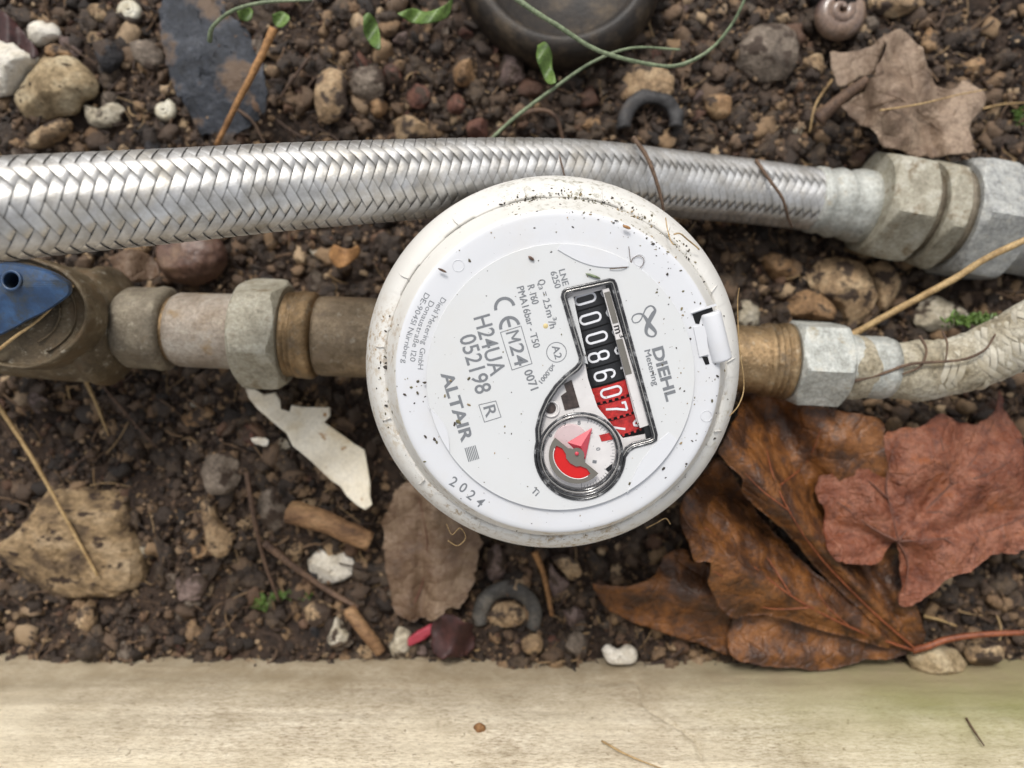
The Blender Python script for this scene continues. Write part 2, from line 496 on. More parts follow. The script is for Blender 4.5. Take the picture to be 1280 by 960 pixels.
# moss stain grows at the right end (object coordinates in cm, origin at the timber's middle bottom)
mr = m.node("ShaderNodeMapRange"); mr.inputs[1].default_value = 4.5; mr.inputs[2].default_value = 13.5
m.link(sep.outputs[0], mr.inputs[0])
mz = m.node("ShaderNodeMapRange"); mz.inputs[1].default_value = 6.6; mz.inputs[2].default_value = 1.5
m.link(sep.outputs[2], mz.inputs[0])
ms = m.math('MULTIPLY', m.math('MULTIPLY', mr.outputs[0], mz.outputs[0]), m.math('ADD', m.noise(v2, 0.5, 5), 0.75), clamp=True)
c = m.mix(c, L((132, 134, 74)), m.math('MULTIPLY', ms, 0.8))
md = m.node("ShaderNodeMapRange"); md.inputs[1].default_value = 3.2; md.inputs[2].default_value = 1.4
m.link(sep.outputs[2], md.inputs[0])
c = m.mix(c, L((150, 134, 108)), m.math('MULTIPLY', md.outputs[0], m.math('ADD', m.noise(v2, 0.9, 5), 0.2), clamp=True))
b = m.bump(m.noise(vg, 2.0, 6, 0.75), 0.9, 0.05)
b = m.bump(m.noise(v2, 14, 5, 0.7), 0.5, 0.03, b)
MAT['timber'] = m.done(c, 0.85, 0, b, 0.2)
# meter
def whitemat(name, base, dirty):
    m = M(name)
    v = m.coords(rnd=False)
    c = m.mix(L(base), L([x * 0.97 for x in base]), m.noise(v, 0.5, 4))
    if dirty > 0:
        spk = m.ramp(m.noise(v, 7.0, 3, 0.55), [(0.70, (0, 0, 0, 1)), (0.75, (0.7, 0.7, 0.7, 1))])
        c = m.mix(c, L((104, 92, 74)), m.math('MULTIPLY', spk, dirty))
        st = m.ramp(m.noise(v, 0.55, 6, 0.7), [(0.50, (0, 0, 0, 1)), (0.78, (0.8, 0.8, 0.8, 1))])
        c = m.mix(c, L((196, 180, 148)), m.math('MULTIPLY', st, dirty))
    return m.done(c, 0.38, 0, m.bump(m.noise(v, 9, 4), 0.06, 0.02), 0.45)
MAT['plate'] = whitemat("white_plate", (207, 208, 208), 0.12)
MAT['cover'] = whitemat("white_cover", (210, 211, 214), 0.20)
# the collar and flank: mossy grime near the top, brown grime on the left side
m = M("grimy_white_collar")
tc = m.node("ShaderNodeTexCoord")
v = m.coords(rnd=False)
c = m.mix(L((216, 214, 209)), L((205, 202, 195)), m.noise(v, 0.6, 5))
sp3 = m.node("ShaderNodeSeparateXYZ"); m.link(v, sp3.inputs[0])
def blob(m, v, cx, cy, r):
    s = m.node("ShaderNodeVectorMath", operation='DISTANCE')
    f = m.node("ShaderNodeVectorMath", operation='MULTIPLY'); m.link(v, f.inputs[0]); f.inputs[1].default_value = (1, 1, 0)
    m.link(f.outputs[0], s.inputs[0]); s.inputs[1].default_value = (cx, cy, 0)
    mr = m.node("ShaderNodeMapRange"); mr.inputs[1].default_value = r; mr.inputs[2].default_value = r * 0.25
    m.link(s.outputs['Value'], mr.inputs[0])
    return mr.outputs[0]
fine = m.noise(v, 4.2, 6, 0.75)
for (bx, by, br, colr, hard) in [(0.3, 4.6, 2.6, (108, 104, 74), 0.57), (2.6, 4.0, 2.2, (128, 118, 84), 0.60), (-4.7, 0.0, 1.3, (158, 132, 96), 0.54),
                                 (-2.6, -4.4, 2.0, (146, 124, 90), 0.58), (0.8, -5.4, 2.4, (160, 138, 104), 0.54), (-4.6, -2.2, 1.6, (186, 174, 154), 0.54), (4.4, -2.0, 1.6, (176, 168, 150), 0.56)]:
    k = m.math('MULTIPLY', blob(m, v, bx, by, br), m.ramp(fine, [(hard - 0.05, (0, 0, 0, 1)), (hard + 0.09, (1, 1, 1, 1))]))
    c = m.mix(c, L(colr), k)
spk = m.ramp(m.noise(v, 6.5, 3, 0.55), [(0.68, (0, 0, 0, 1)), (0.73, (0.8, 0.8, 0.8, 1))])
c = m.mix(c, L((92, 78, 60)), m.math('MULTIPLY', spk, 0.5))
MAT['collarwhite'] = m.done(c, 0.5, 0, m.bump(m.noise(v, 9, 5), 0.15, 0.03), 0.4)
MAT['ink'] = plain("grey_print", (122, 125, 129), 0.5)
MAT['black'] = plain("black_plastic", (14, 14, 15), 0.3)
MAT['drumblack'] = plain("drum_black", (20, 21, 24), 0.4)
MAT['drumred'] = noisemat("drum_red", [(0.3, (178, 34, 34)), (0.6, (206, 50, 46))], 3, 0.35, 0.1, 6)
MAT['digit'] = plain("digit_white", (235, 236, 240), 0.5)
MAT['red'] = plain("pointer_red", (210, 26, 24), 0.25, coat=0.4)
MAT['redpale'] = plain("pointer_red_pale", (206, 62, 78), 0.25, coat=0.4)
MAT['greyprint'] = plain("grey_bracket", (112, 108, 100), 0.45)
MAT['window_white'] = plain("window_white", (226, 222, 220), 0.4)
MAT['brownhole'] = noisemat("brown_gearbox", [(0.3, (48, 38, 36)), (0.7, (88, 74, 68))], 4, 0.4, 0.4, 8)
m = M("clear_bezel")
v = m.coords(rnd=False)
c = m.ramp(m.noise(v, 3.2, 4, 0.7), [(0.38, (18, 18, 20)), (0.54, (52, 52, 54)), (0.66, (150, 150, 150))])
MAT['bezel'] = m.done(c, 0.08, 0.3, None, 0.9, 0.5)
m = M("bezel_light")
MAT['bezellight'] = m.done(L((168, 166, 162)), 0.15, 0.6, None, 0.8, 0.5)
m = M("thin_clear_window")
out = m.n["Material Output"]
tr = m.node("ShaderNodeBsdfTransparent"); gl = m.node("ShaderNodeBsdfGlossy"); gl.inputs['Roughness'].default_value = 0.03
fr = m.node("ShaderNodeFresnel"); fr.inputs[0].default_value = 1.49
mx = m.node("ShaderNodeMixShader")
gge = m.node("ShaderNodeNewGeometry")
m.link(m.math('MULTIPLY', fr.outputs[0], m.math('SUBTRACT', 1.0, gge.outputs['Backfacing'])), mx.inputs[0]); m.link(tr.outputs[0], mx.inputs[1]); m.link(gl.outputs[0], mx.inputs[2])
m.link(mx.outputs[0], out.inputs[0]); m.n.remove(m.b)
MAT['glass'] = m.m
MAT['yellowish'] = plain("dried_drop", (214, 194, 140), 0.5)

# ------------------------------------------------------------------ ground
def ground_h(x, y):
    p = np.stack([x, y, np.zeros_like(x)], 1)
    h = -1.7 + 0.65 * fbm(p * 0.22, 3, 3) + 0.36 * fbm(p * 0.9, 4, 9)
    h += -0.55 * np.exp(-(((x - 12) / 6) ** 2 + ((y - 6) / 4) ** 2))
    h += 0.85 * np.clip((-y - 7.2) / 3.7, 0, 1)
    h += -0.5 * np.exp(-((x - 1.5) ** 2 + (y - 0.5) ** 2) / 30)
    return h

def gh(x, y):
    return float(ground_h(np.array([x]), np.array([y]))[0])

def on_ground(px, py, dz=0.0):
    z = -1.5
    for _ in range(6):
        w = W(px, py, z)
        z = gh(w[0], w[1]) + dz
    return W(px, py, z)

xs = np.concatenate([np.array([-600, -300, -150, -80, -50, -34.]), np.linspace(-25, 25, 430), np.array([34, 50, 80, 150, 300, 600.])])
ys = np.concatenate([np.array([-600, -300, -150, -80, -50, -30.]), np.linspace(-12, 19, 280), np.array([28, 50, 80, 150, 300, 600.])])
X, Y = np.meshgrid(xs, ys, indexing='ij')
x, y = X.ravel(), Y.ravel()
p = np.stack([x, y, np.zeros_like(x)], 1)
z = ground_h(x, y) + 0.10 * fbm(p * 3.2, 3, 21) + 0.05 * fbm(p * 8, 2, 25)
mk("soil_ground", np.stack([x, y, z], 1), grid_faces(len(xs), len(ys)), MAT['soil'], origin=(0, 0, 0)).__setitem__('kind', 'structure')

# icosphere templates
def ico(sub):
    t = (1 + 5 ** 0.5) / 2
    v = [(-1, t, 0), (1, t, 0), (-1, -t, 0), (1, -t, 0), (0, -1, t), (0, 1, t), (0, -1, -t), (0, 1, -t), (t, 0, -1), (t, 0, 1), (-t, 0, -1), (-t, 0, 1)]
    v = [np.array(a, float) / np.linalg.norm(a) for a in v]
    f = [(0, 11, 5), (0, 5, 1), (0, 1, 7), (0, 7, 10), (0, 10, 11), (1, 5, 9), (5, 11, 4), (11, 10, 2), (10, 7, 6), (7, 1, 8), (3, 9, 4), (3, 4, 2), (3, 2, 6), (3, 6, 8), (3, 8, 9), (4, 9, 5), (2, 4, 11), (6, 2, 10), (8, 6, 7), (9, 8, 1)]
    for _ in range(sub):
        cache, nf = {}, []
        def mid(a, b):
            k = (min(a, b), max(a, b))
            if k not in cache:
                q = v[a] + v[b]
                v.append(q / np.linalg.norm(q)); cache[k] = len(v) - 1
            return cache[k]
        for a, b, c in f:
            ab, bc, ca = mid(a, b), mid(b, c), mid(c, a)
            nf += [(a, ab, ca), (b, bc, ab), (c, ca, bc), (ab, bc, ca)]
        f = nf
    return np.array(v), np.array(f)
ICO0, ICO1, ICO2, ICO3 = ico(0), ico(1), ico(2), ico(3)

def crumbs(name, n, smin, smax, tmpl, region, label, mat, power=2.2, zlift=0.3, lump=0.42):
    tv, tf = tmpl
    u = rng.random(n)
    size = smin + (smax - smin) * u ** power
    cx = region[0] + (region[1] - region[0]) * rng.random(n)
    cy = region[2] + (region[3] - region[2]) * rng.random(n)
    # clump so that bare and rubbly patches alternate
    pc = np.stack([cx, cy, cx * 0], 1)
    keep = fbm(pc * 0.5, 3, 55) > (rng.random(n) * 1.2 - 0.85)
    cx, cy, size = cx[keep], cy[keep], size[keep]; n = len(cx)
    cz = ground_h(cx, cy) + size * zlift
    A = rng.normal(size=(n, 3, 3))
    Q, _ = np.linalg.qr(A)
    sc = size[:, None] * (0.55 + 0.6 * rng.random((n, 3)))
    sc[:, 2] *= 0.8
    if len(tv) > 100:
        off = rng.random((n, 3)) * 90
        nz_ = fbm((tv[None] * 1.5 + off[:, None]).reshape(-1, 3), 3, 77).reshape(n, len(tv), 1)
        V = tv[None] * (1 + lump * nz_ + 0.07 * (rng.random((n, len(tv), 1)) - 0.5))
    else:
        V = tv[None] * (1 + lump * (rng.random((n, len(tv), 1)) - 0.5))
    V = V * sc[:, None, :]
    V = np.einsum('nij,nkj->nki', Q, V)
    V[:, :, 2] *= 0.85
    V += np.stack([cx, cy, cz], 1)[:, None]
    Fc = (tf[None] + (np.arange(n) * len(tv))[:, None, None]).reshape(-1, 3)
    o = mk(name, V.reshape(-1, 3), Fc, mat, origin=(0, 0, 0), smooth=len(tv) > 20)
    tag(o, label, 'soil', kind='stuff')
    return o
REG = (-22, 22, -12, 18)
crumbs("soil_crumbs", 36000, 0.04, 0.20, ICO0, REG, "fine dark crumbs of damp soil scattered over the bed", MAT['crumb'])
crumbs("soil_dust", 14000, 0.03, 0.11, ICO0, REG, "fine grit dusted over stones and clods", MAT["crumb"], 1.5, 3.6)
crumbs("soil_lumps", 2300, 0.20, 0.55, ICO2, REG, "irregular damp lumps of dark soil between the stones", MAT['clod'], 1.6, 0.15, 0.8)
crumbs("soil_clods", 10500, 0.12, 0.46, ICO1, REG, "brown clods and grit lying over the soil", MAT['crumb'], 2.6, 0.3, 0.75)
def litter(n):
    V, Fc = [], []
    cx = REG[0] + (REG[1] - REG[0]) * rng.random(n); cy = -11 + 27 * rng.random(n)
    h = ground_h(cx, cy)
    for k in range(n):
        a = rng.random() * 6.28; l = 0.15 + 1.5 * rng.random() ** 3; b = rng.normal() * 0.5
        t = np.linspace(-0.5, 0.5, 5)
        C = np.stack([cx[k] + math.cos(a) * l * t - math.sin(a) * b * l * t * t, cy[k] + math.sin(a) * l * t + math.cos(a) * b * l * t * t, h[k] + 0.16 + 0.2 * rng.random() + rng.normal() * 0.25 * l * t], 1)
        v, f = tube_mesh(C, 0.012 + 0.03 * rng.random() ** 2, 5, False)
        Fc += [[i + 25 * k for i in q] for q in f]; V.append(v)
    m = M("plant_litter"); g = m.node("ShaderNodeNewGeometry")
    c = m.ramp(g.outputs['Random Per Island'], [(0, (44, 33, 27)), (0.5, (74, 56, 44)), (0.8, (110, 86, 62)), (1.0, (158, 132, 94))])
    tag(mk("plant_litter", np.concatenate(V), Fc, m.done(c, 0.7), origin=(0, 0, 0)), "fine dry root and stalk litter strewn over the soil", "litter", kind='stuff')
litter(4600)

# ------------------------------------------------------------------ timber edging along the bottom
def build_timber():
    prof = np.array([(-9.6, -4.0), (-9.7, -1.5), (-9.93, 0.4), (-10.18, 1.9), (-10.5, 3.3), (-10.95, 4.5), (-11.6, 5.4), (-12.6, 6.0), (-14, 6.3), (-22, 6.4), (-22, -4)])
    prof = prof - np.array([0.34, 0.0])
    pp = catmull([(a, b, 0) for a, b in prof], 16)[:, :2]
    xs = np.linspace(-24, 24, 620)
    nx, npf = len(xs), len(pp)
    tn = np.gradient(pp, axis=0); tn /= np.linalg.norm(tn, axis=1)[:, None] + 1e-9
    nrm = np.stack([-tn[:, 1] * -1, tn[:, 0] * -1], 1)     # outward
    nrm = np.stack([tn[:, 1], -tn[:, 0]], 1)
    Xg = np.repeat(xs, npf)
    Yg = np.tile(pp[:, 0], nx); Zg = np.tile(pp[:, 1], nx)
    P = np.stack([Xg * 0.25, Yg * 2.2, Zg * 2.2], 1)
    d = 0.05 * fbm(P, 4, 5) + 0.16 * fbm(np.stack([Xg * 0.12, Yg * 0.3, Zg * 0.3], 1), 3, 8) + 0.012 * fbm(P * np.array([6, 5, 5]), 3, 15)
    # a wandering drying crack
    px_c = 7.6 + 0.0 * Xg
    path = 4.2 + 0.45 * (Zg - 1) + 0.25 * np.sin(Zg * 2.3)
    d -= 0.10 * np.exp(-((Xg - path) / 0.05) ** 2) * (Zg > 0.6) * (Zg < 4.2)
    Yg = Yg + np.tile(nrm[:, 0], nx) * d
    Zg = Zg + np.tile(nrm[:, 1], nx) * d
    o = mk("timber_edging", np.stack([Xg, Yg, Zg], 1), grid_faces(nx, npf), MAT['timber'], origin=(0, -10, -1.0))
    tag(o, "pale weathered timber sleeper edging the soil bed, mossy green at its right end", "timber edging")
build_timber()

# ------------------------------------------------------------------ braided hose
def braid(parent, C, R, Ns, pitch, mat, amp=0.035, steps=8, seed=0, noise=0.0):
    # resample by arc length
    seg = np.linalg.norm(np.diff(C, axis=0), axis=1)
    s = np.concatenate([[0], np.cumsum(seg)])
    tot = s[-1]
    T, N, B = frames(C)
    def at(sv):
        out = []
        for arr in (C, T, N, B):
            out.append(np.stack([np.interp(sv, s, arr[:, k]) for k in range(3)], 1))
        return out
    rate = 2 * np.pi / (Ns * pitch)            # radians per cm
    dth = (2 * np.pi / Ns) / steps
    across = np.array([-1, -0.6, 0, 0.6, 1.0])
    for sgn in (1, -1):
        for i in range(Ns):
            n = int(tot * rate / dth)
            th = np.arange(n + 1) * dth
            m = ((sgn * th) + 2 * np.pi * i / Ns) * Ns / np.pi
            ang = sgn * th + 2 * np.pi * i / Ns
            sc = th / rate
            V, UV = [], []
            for a in across:
                sv = np.clip(sc + a * pitch * 0.468, 0, tot)
                m = i + (ang + sgn * rate * (sc + a * pitch * 0.468)) * Ns / (2 * np.pi) * 1.0
                off = np.tanh(3.2 * np.cos(np.pi / 2 * (m - 0.5))) * amp * sgn
                c, t, nn, bb = at(sv)
                rr = R + off + 0.005 * (1 - a * a) + 0.006 * a + (noise * fbm(c * 3 + i, 3, seed) if noise else 0)
                V.append(c + rr[:, None] * (nn * np.cos(ang)[:, None] + bb * np.sin(ang)[:, None]))
                UV.append(np.stack([np.full(n + 1, a * 0.5 + 0.5), th], 1))
            V = np.stack(V, 1).reshape(-1, 3); UV = np.stack(UV, 1).reshape(-1, 2)
            mk("strand", V, grid_faces(n + 1, 5), mat, parent, uv=UV)

hose_pts = [Wd(p) for p in [(-170, 282, 11.2), (0, 262, 10.0), (110, 253, 9.1), (220, 245, 8.2), (330, 236, 7.1), (440, 229, 6.0), (600, 221, 4.2), (700, 219.5, 3.1), (770, 223, 2.2), (840, 230, 1.1), (930, 239, 0.1), (1018, 250, -0.6)]]
hoseC = catmull(hose_pts, 30)
hose = thing("braided_hose", "thick braided steel hose running from left edge over to the big nuts, behind the meter", "hose", hose_pts[6] - np.array([0, 0, 1.1]))
mk("core", *tube_mesh(hoseC, 1.03, 32), MAT['braidcore'], hose)
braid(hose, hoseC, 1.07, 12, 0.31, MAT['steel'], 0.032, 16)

def hexfun(R, rot, chs, s0, s1):
    """hexagonal nut radius with chamfered ends; R across corners"""
    def f(s, r, phi):
        a = (phi + rot + np.pi / 6) % (np.pi / 3) - np.pi / 6
        hx = R * math.cos(math.pi / 6) / np.cos(a)
        e = min(s - s0, s1 - s)
        lim = R * math.cos(math.pi / 6) * (0.97 + 0.0) + e * 1.4 if e >= 0 else r
        k = np.minimum(hx, lim)
        return np.where(r > 0.999 * R, k, r)
    return f

def nut(name, parent, P0, d, s0, s1, R, rot, mat, rin=0.6, jitter=0.015):
    prof = [(s0, rin * R)] + [(s0 + t, R) for t in np.concatenate([[0.0, 0.03, 0.07, 0.12], np.linspace(0.18, (s1 - s0) - 0.18, 6), [(s1 - s0) - 0.12, (s1 - s0) - 0.07, (s1 - s0) - 0.03, (s1 - s0)]])] + [(s1, rin * R)]
    o = mk(name, *axis_mesh(P0, d, prof, hexfun(R, rot, 0, s0, s1), 144, jitter, 3), mat, parent, smooth=True)
    o.data.set_sharp_from_angle(angle=math.radians(22))
    return o

# crimp ferrule and nuts on the right
endP = W(1012, 249, -0.55); d_end = W(1100, 262, -0.85) - W(1012, 249, -0.55)
fer = [(0, 1.0), (0, 1.1), (0.08, 1.16), (0.35, 1.17), (0.5, 1.10), (0.62, 1.14), (0.9, 1.24), (1.15, 1.18), (1.28, 1.14), (1.45, 1.24), (1.75, 1.3), (2.1, 1.28), (2.25, 1.15), (2.4, 1.15), (2.7, 1.12), (2.7, 0.8)]
mk("ferrule", *axis_mesh(endP, d_end, fer, None, 72, 0.03, 5), MAT['zinc'], hose)
nP = W(1084, 253, -0.6); nd = W(1230, 279, -0.9) - nP; nd /= np.linalg.norm(nd)
coup = thing("hex_coupling", "limescaled hex coupling of three big nuts joining hose to the right edge, under pale leaf", "pipe fitting", nP + nd * 2.5 + np.array([0, 0, -1.9]))
nut("nut", coup, nP, nd, 0.0, 1.65, 2.02, 0.35, MAT['nutflat'])
nut("nut", coup, nP, nd, 1.95, 2.75, 2.08, 0.42, MAT['nutflat'])
mk("washer", *axis_mesh(nP, nd, [(1.6, 1.0), (1.6, 1.55), (1.95, 1.55), (1.95, 1.0)], None, 48), MAT['collar'], coup)
nut("nut", coup, nP, nd, 3.0, 4.9, 2.3, 0.12, MAT['galv'])
mk("spigot", *axis_mesh(nP, nd, [(2.7, 1.0), (2.7, 1.75), (3.02, 1.75), (3.02, 1.0)], None, 48), MAT['collar'], coup)
mk("pipe_end", *axis_mesh(nP, nd, [(4.85, 1.0), (4.85, 1.62), (5.1, 1.68), (5.3, 1.6), (9, 1.6)], None, 48, 0.03), MAT['galv'], coup)

# ------------------------------------------------------------------ lower pipe run, valve, adapter
PZ = 1.5
KP = F / (CAMZ - PZ)
ax0 = W(-80, 398, PZ); ax1 = W(470, 423, PZ)
adir = ax1 - ax0; adir /= np.linalg.norm(adir)
def sp(pxx):                      # arc position along the pipe axis for photo column
    return (W(pxx, 0, PZ)[0] - ax0[0]) / adir[0]
def prof_px(lst):
    return [(sp(a), r / KP) for a, r in lst]
valve = thing("stop_valve", "muddy brass stop valve with blue handle at left edge below the braided hose", "valve", W(70, 405, PZ - 1.9))
mk("valve_body", *axis_mesh(ax0, adir, prof_px([(-80, 30), (-80, 60), (-10, 64), (20, 68), (60, 70), (100, 71), (122, 70), (130, 74), (138, 74), (144, 69), (148, 62), (152, 57), (156, 54), (159, 47), (163, 30)]), None, 96, 0.06, 2), MAT['valve'], valve)
mk("valve_collar", *axis_mesh(ax0, adir, prof_px([(158, 30), (158, 46), (162, 49), (168, 50), (196, 50), (204, 52), (212, 51), (216, 46), (216, 30)]),
   lambda s, r, a: r * (1 + 0.02 * np.cos(6 * a)), 96, 0.03, 4), MAT['collar'], valve)
def handle():
    # flat lever seen from above: outline in photo pixels, thick, with a screw hole near its tip
    zt = 5.2
    outer = [(-90, 330), (-40, 326), (0, 328), (28, 330), (60, 338), (80, 348), (88, 355), (86, 364), (76, 372), (48, 388), (20, 400), (0, 410), (-40, 426), (-90, 440)]
    C = catmull([(a, b, 0) for a, b in outer], 6)[:, :2]
    n = len(C)
    cx, cy = 14.5, 350.5
    rings = []
    def ring(k, zz, cen=(0, 370)):
        return [W(cen[0] + (x - cen[0]) * k, cen[1] + (y - cen[1]) * k, zz) for x, y in C]
    # sides
    V = ring(1.0, zt - 1.9) + ring(1.02, zt - 1.0) + ring(1.0, zt - 0.35) + ring(0.965, zt - 0.08) + ring(0.93, zt)
    Fc = []
    for r in range(4):
        for i in range(n):
            j = (i + 1) % n
            Fc.append([r * n + i, r * n + j, (r + 1) * n + j, (r + 1) * n + i])
    hole = [W(cx + 10 * math.cos(a), cy + 10 * math.sin(a), zt) for a in np.linspace(0, 2 * np.pi, 28, endpoint=False)]
    base = len(V)
    loop0 = [Vector(v) for v in V[4 * n:5 * n]]
    tris = tessellate_polygon([loop0, [Vector(v) for v in hole]])
    V += hole
    idx = list(range(4 * n, 5 * n)) + list(range(base, base + 28))
    Fc += [[idx[a] for a in t] for t in tris]
    hb = len(V)
    V += [np.array([h[0], h[1], zt - 0.7]) for h in hole]
    for i in range(28):
        j = (i + 1) % 28
        Fc.append([base + i, base + j, hb + j, hb + i])
    Fc.append(list(range(hb, hb + 28)))
    V = np.array(V)
    # tilt: the lower flank drops away
    yy = V[:, 1]
    ridge = W(40, 372, zt)[1]
    V[:, 2] -= np.clip((W(0, 362, zt)[1] + 0.11 * (V[:, 0] - W(0, 0, zt)[0]) * 1.5 - yy), 0, 9) * 0.55
    h = mk("handle", V, Fc, MAT['blue'], valve, smooth=False)
    rim, rf = loop_tube([W(cx + 11.5 * math.cos(a), cy + 11.5 * math.sin(a), zt + 0.02) for a in np.linspace(0, 2 * np.pi, 32, endpoint=False)], 0.045, 8)
    mk("hole_rim", rim, rf, MAT['blue'], h)
handle()
def bonnet():
    # round bonnet with a raised rim, seen from above
    c0 = W(54, 395, 2.75)
    kx, ky = 0.0240 * 90, 0.0240 * 70
    a = np.linspace(0, 2 * np.pi, 120, endpoint=False)
    V = []
    for r, zz in [(1.0, 0.2), (1.0, 1.1), (0.985, 1.25), (0.96, 1.3), (0.93, 1.26), (0.91, 1.15), (0.88, 1.12), (0.7, 1.25), (0.4, 1.45), (0.02, 1.5)]:
        V.append(np.stack([c0[0] + kx * r * np.cos(a), c0[1] + ky * r * np.sin(a), np.full(120, c0[2] + zz)], 1))
    V = np.concatenate(V); V += 0.09 * fbm(V * 1.3, 4, 66)[:, None]
    b_ = mk("bonnet", V, grid_faces(10, 120, wrap_v=True), MAT['valve'], valve)
    for r_, z_ in ((0.80, 1.2), (0.62, 1.34)):
        aa = np.radians(np.linspace(-60, 75, 40))
        mk("casting_ridge", *tube_mesh(np.stack([c0[0] + kx * r_ * np.cos(aa), c0[1] + ky * r_ * np.sin(aa), np.full(40, c0[2] + z_)], 1), 0.035, 6), MAT['valve'], b_)
bonnet()
mk("valve_stem", *axis_mesh(W(15, 390, 1.0), (0, 0.001, 1), [(0, 0.5), (0, 1.3), (1.6, 1.2), (2.6, 0.9), (3.2, 0.5)], None, 40), MAT['valve'], valve)

run = thing("inlet_pipe", "limescaled brass inlet pipe with hex nut between the blue-handled valve and meter", "pipe", W(340, 415, PZ - 1.8))
mk("brass_neck", *axis_mesh(ax0, adir, prof_px([(205, 20), (205, 41), (232, 41), (240, 20)]), None, 64), MAT['brassbright'], run)
mk("pipe_sleeve", *axis_mesh(ax0, adir, prof_px([(219, 38), (221, 43), (228, 46), (300, 47), (312, 47), (312, 30)]), lambda s, r, a: r, 80, 0.03, 7), MAT['pipe'], run)
nut("union_nut", run, ax0, adir, sp(304), sp(361), 71 / KP, 0.375, MAT['nutflat'], 0.6, 0.02)
mk("threaded_ring", *axis_mesh(ax0, adir, prof_px([(358, 30), (359, 47), (362, 53), (363.5, 53), (366, 48.5), (368.5, 53), (370, 53), (372.5, 48.5), (375, 54), (377, 54.5), (379, 52.5), (381, 54.5), (392, 54.5), (396, 52), (398, 48), (399, 42), (399, 30)]), None, 80, 0.01), MAT['brassbright'], run)
mk("meter_inlet", *axis_mesh(ax0, adir, prof_px([(398, 30), (400, 49), (406, 50), (470, 50), (560, 52), (560, 30)]), None, 80, 0.015), MAT['brass'], run)

bx0 = W(900, 447, PZ); bx1 = W(1060, 456, PZ)
bdir = bx1 - bx0; bdir /= np.linalg.norm(bdir)
def sp2(pxx): return (W(pxx, 0, PZ)[0] - bx0[0]) / bdir[0]
out_ = thing("outlet_adapter", "worn brass outlet adapter with pale hex nut to the right of the meter", "pipe fitting", W(990, 450, PZ - 1.6))
mk("brass_barrel", *axis_mesh(bx0, bdir, [(sp2(a), r / KP) for a, r in [(860, 20), (860, 42), (925, 42), (949, 42), (951, 45), (955, 46), (958, 46), (960, 41.5), (963, 46), (965, 46), (967.5, 41.5), (970, 46), (972, 46), (974, 42), (976, 47.5), (983, 47.5), (986, 42), (992, 30)]], None, 80, 0.015), MAT['brassbright'], out_)
nut("nut", out_, bx0, bdir, sp2(986), sp2(1050), 56 / KP, 0.22, MAT['zinc'], 0.6, 0.02)

# muddy hose, lower right
h2p = [Wd(p) for p in [(1040, 455, 1.5), (1090, 461, 1.5), (1150, 463, 1.6), (1205, 454, 1.9), (1250, 436, 2.3), (1300, 408, 2.9), (1370, 360, 3.6)]]
h2C = catmull(h2p, 24)
hose2 = thing("muddy_hose", "mud-caked cream braided hose leaving the pale nut towards the right edge", "hose", h2p[2] - np.array([0, 0, 1.0]))
s_ = np.linspace(0, 1, len(h2C))
rr = 0.93 + 0.10 * np.exp(-((s_ - 0.12) / 0.08) ** 2) + 0.05 * np.sin(s_ * 23) * (s_ < 0.4)
V, Fc = tube_mesh(h2C, rr, 64)
cc = np.repeat(h2C, 64, 0)
V = cc + (V - cc) * (1 + 0.09 * fbm(V * 1.8, 4, 31))[:, None]
mk("mud_layer", V, Fc, noisemat("cream_mud", [(0.3, (142, 130, 106)), (0.5, (180, 171, 150)), (0.7, (204, 199, 184))], 0.9, 0.85, 0.8, 6, 0.09, 0.2), hose2)
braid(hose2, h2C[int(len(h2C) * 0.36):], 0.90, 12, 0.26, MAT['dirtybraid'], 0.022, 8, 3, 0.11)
mk("crimp_sleeve", *axis_mesh(W(1045, 455, 1.5), W(1120, 462, 1.5) - W(1045, 455, 1.5), [(0, 0.6), (0, 0.98), (0.2, 1.03), (0.6, 1.0), (0.75, 0.95), (0.9, 1.02), (1.5, 1.05), (1.75, 0.98), (1.8, 0.7)], None, 64, 0.05, 9), MAT['zinc'], hose2)

# ------------------------------------------------------------------ water meter (slightly tilted)
tilt = 0.135
nz = Vector((0.015, -math.sin(tilt), math.cos(tilt))).normalized()
O = Vector(W(698, 470, 7.5).tolist())
ex = Vector((1, 0, 0)); ex = (ex - nz * ex.dot(nz)).normalized(); ey = nz.cross(ex)
EX, EY, EZ, ON = np.array(ex), np.array(ey), np.array(nz), np.array(O)
def loc(p):                     # meter frame -> world (cm)
    p = np.atleast_2d(np.asarray(p, float))
    return ON + p[:, :1] * EX + p[:, 1:2] * EY + p[:, 2:3] * EZ
def P(px, py, h=0.0):           # photo pixel -> meter frame x, y on the plane h
    d = np.array([(px - 640.0) / F, (480.0 - py) / F, -1.0])
    o = np.array([0, 0, CAMZ])
    q = ON + EZ * h
    t = np.dot(q - o, EZ) / np.dot(d, EZ)
    w = o + d * t - ON
    return np.array([w @ EX, w @ EY])
KM = 1 / (np.linalg.norm(P(700, 450) - P(710, 450)) / 10)     # px per cm on the face
meter = thing("water_meter", "round white water meter with black and red number wheels on the brass pipe", "water meter", loc((0, 0, -7.5))[0])
meter_cover_center = loc((0, 0, 0))[0]

def lathe_m(name, prof, mat, parent, seg=256, rfun=None, cap=False, center=(0, 0), smooth=True):
    a = np.linspace(0, 2 * np.pi, seg, endpoint=False)
    V = []
    for r, zz in prof:
        rr = np.full(seg, r, float) if rfun is None else rfun(r, zz, a)
        V.append(np.stack([center[0] + rr * np.cos(a), center[1] + rr * np.sin(a), np.full(seg, zz)], 1))
    V = np.concatenate(V)
    Fc = grid_faces(len(prof), seg, wrap_v=True)
    if cap: Fc.append(list(range(len(prof) * seg - seg, len(prof) * seg)))
    o = mk(name, loc(V), Fc, mat, parent, smooth)
    return o

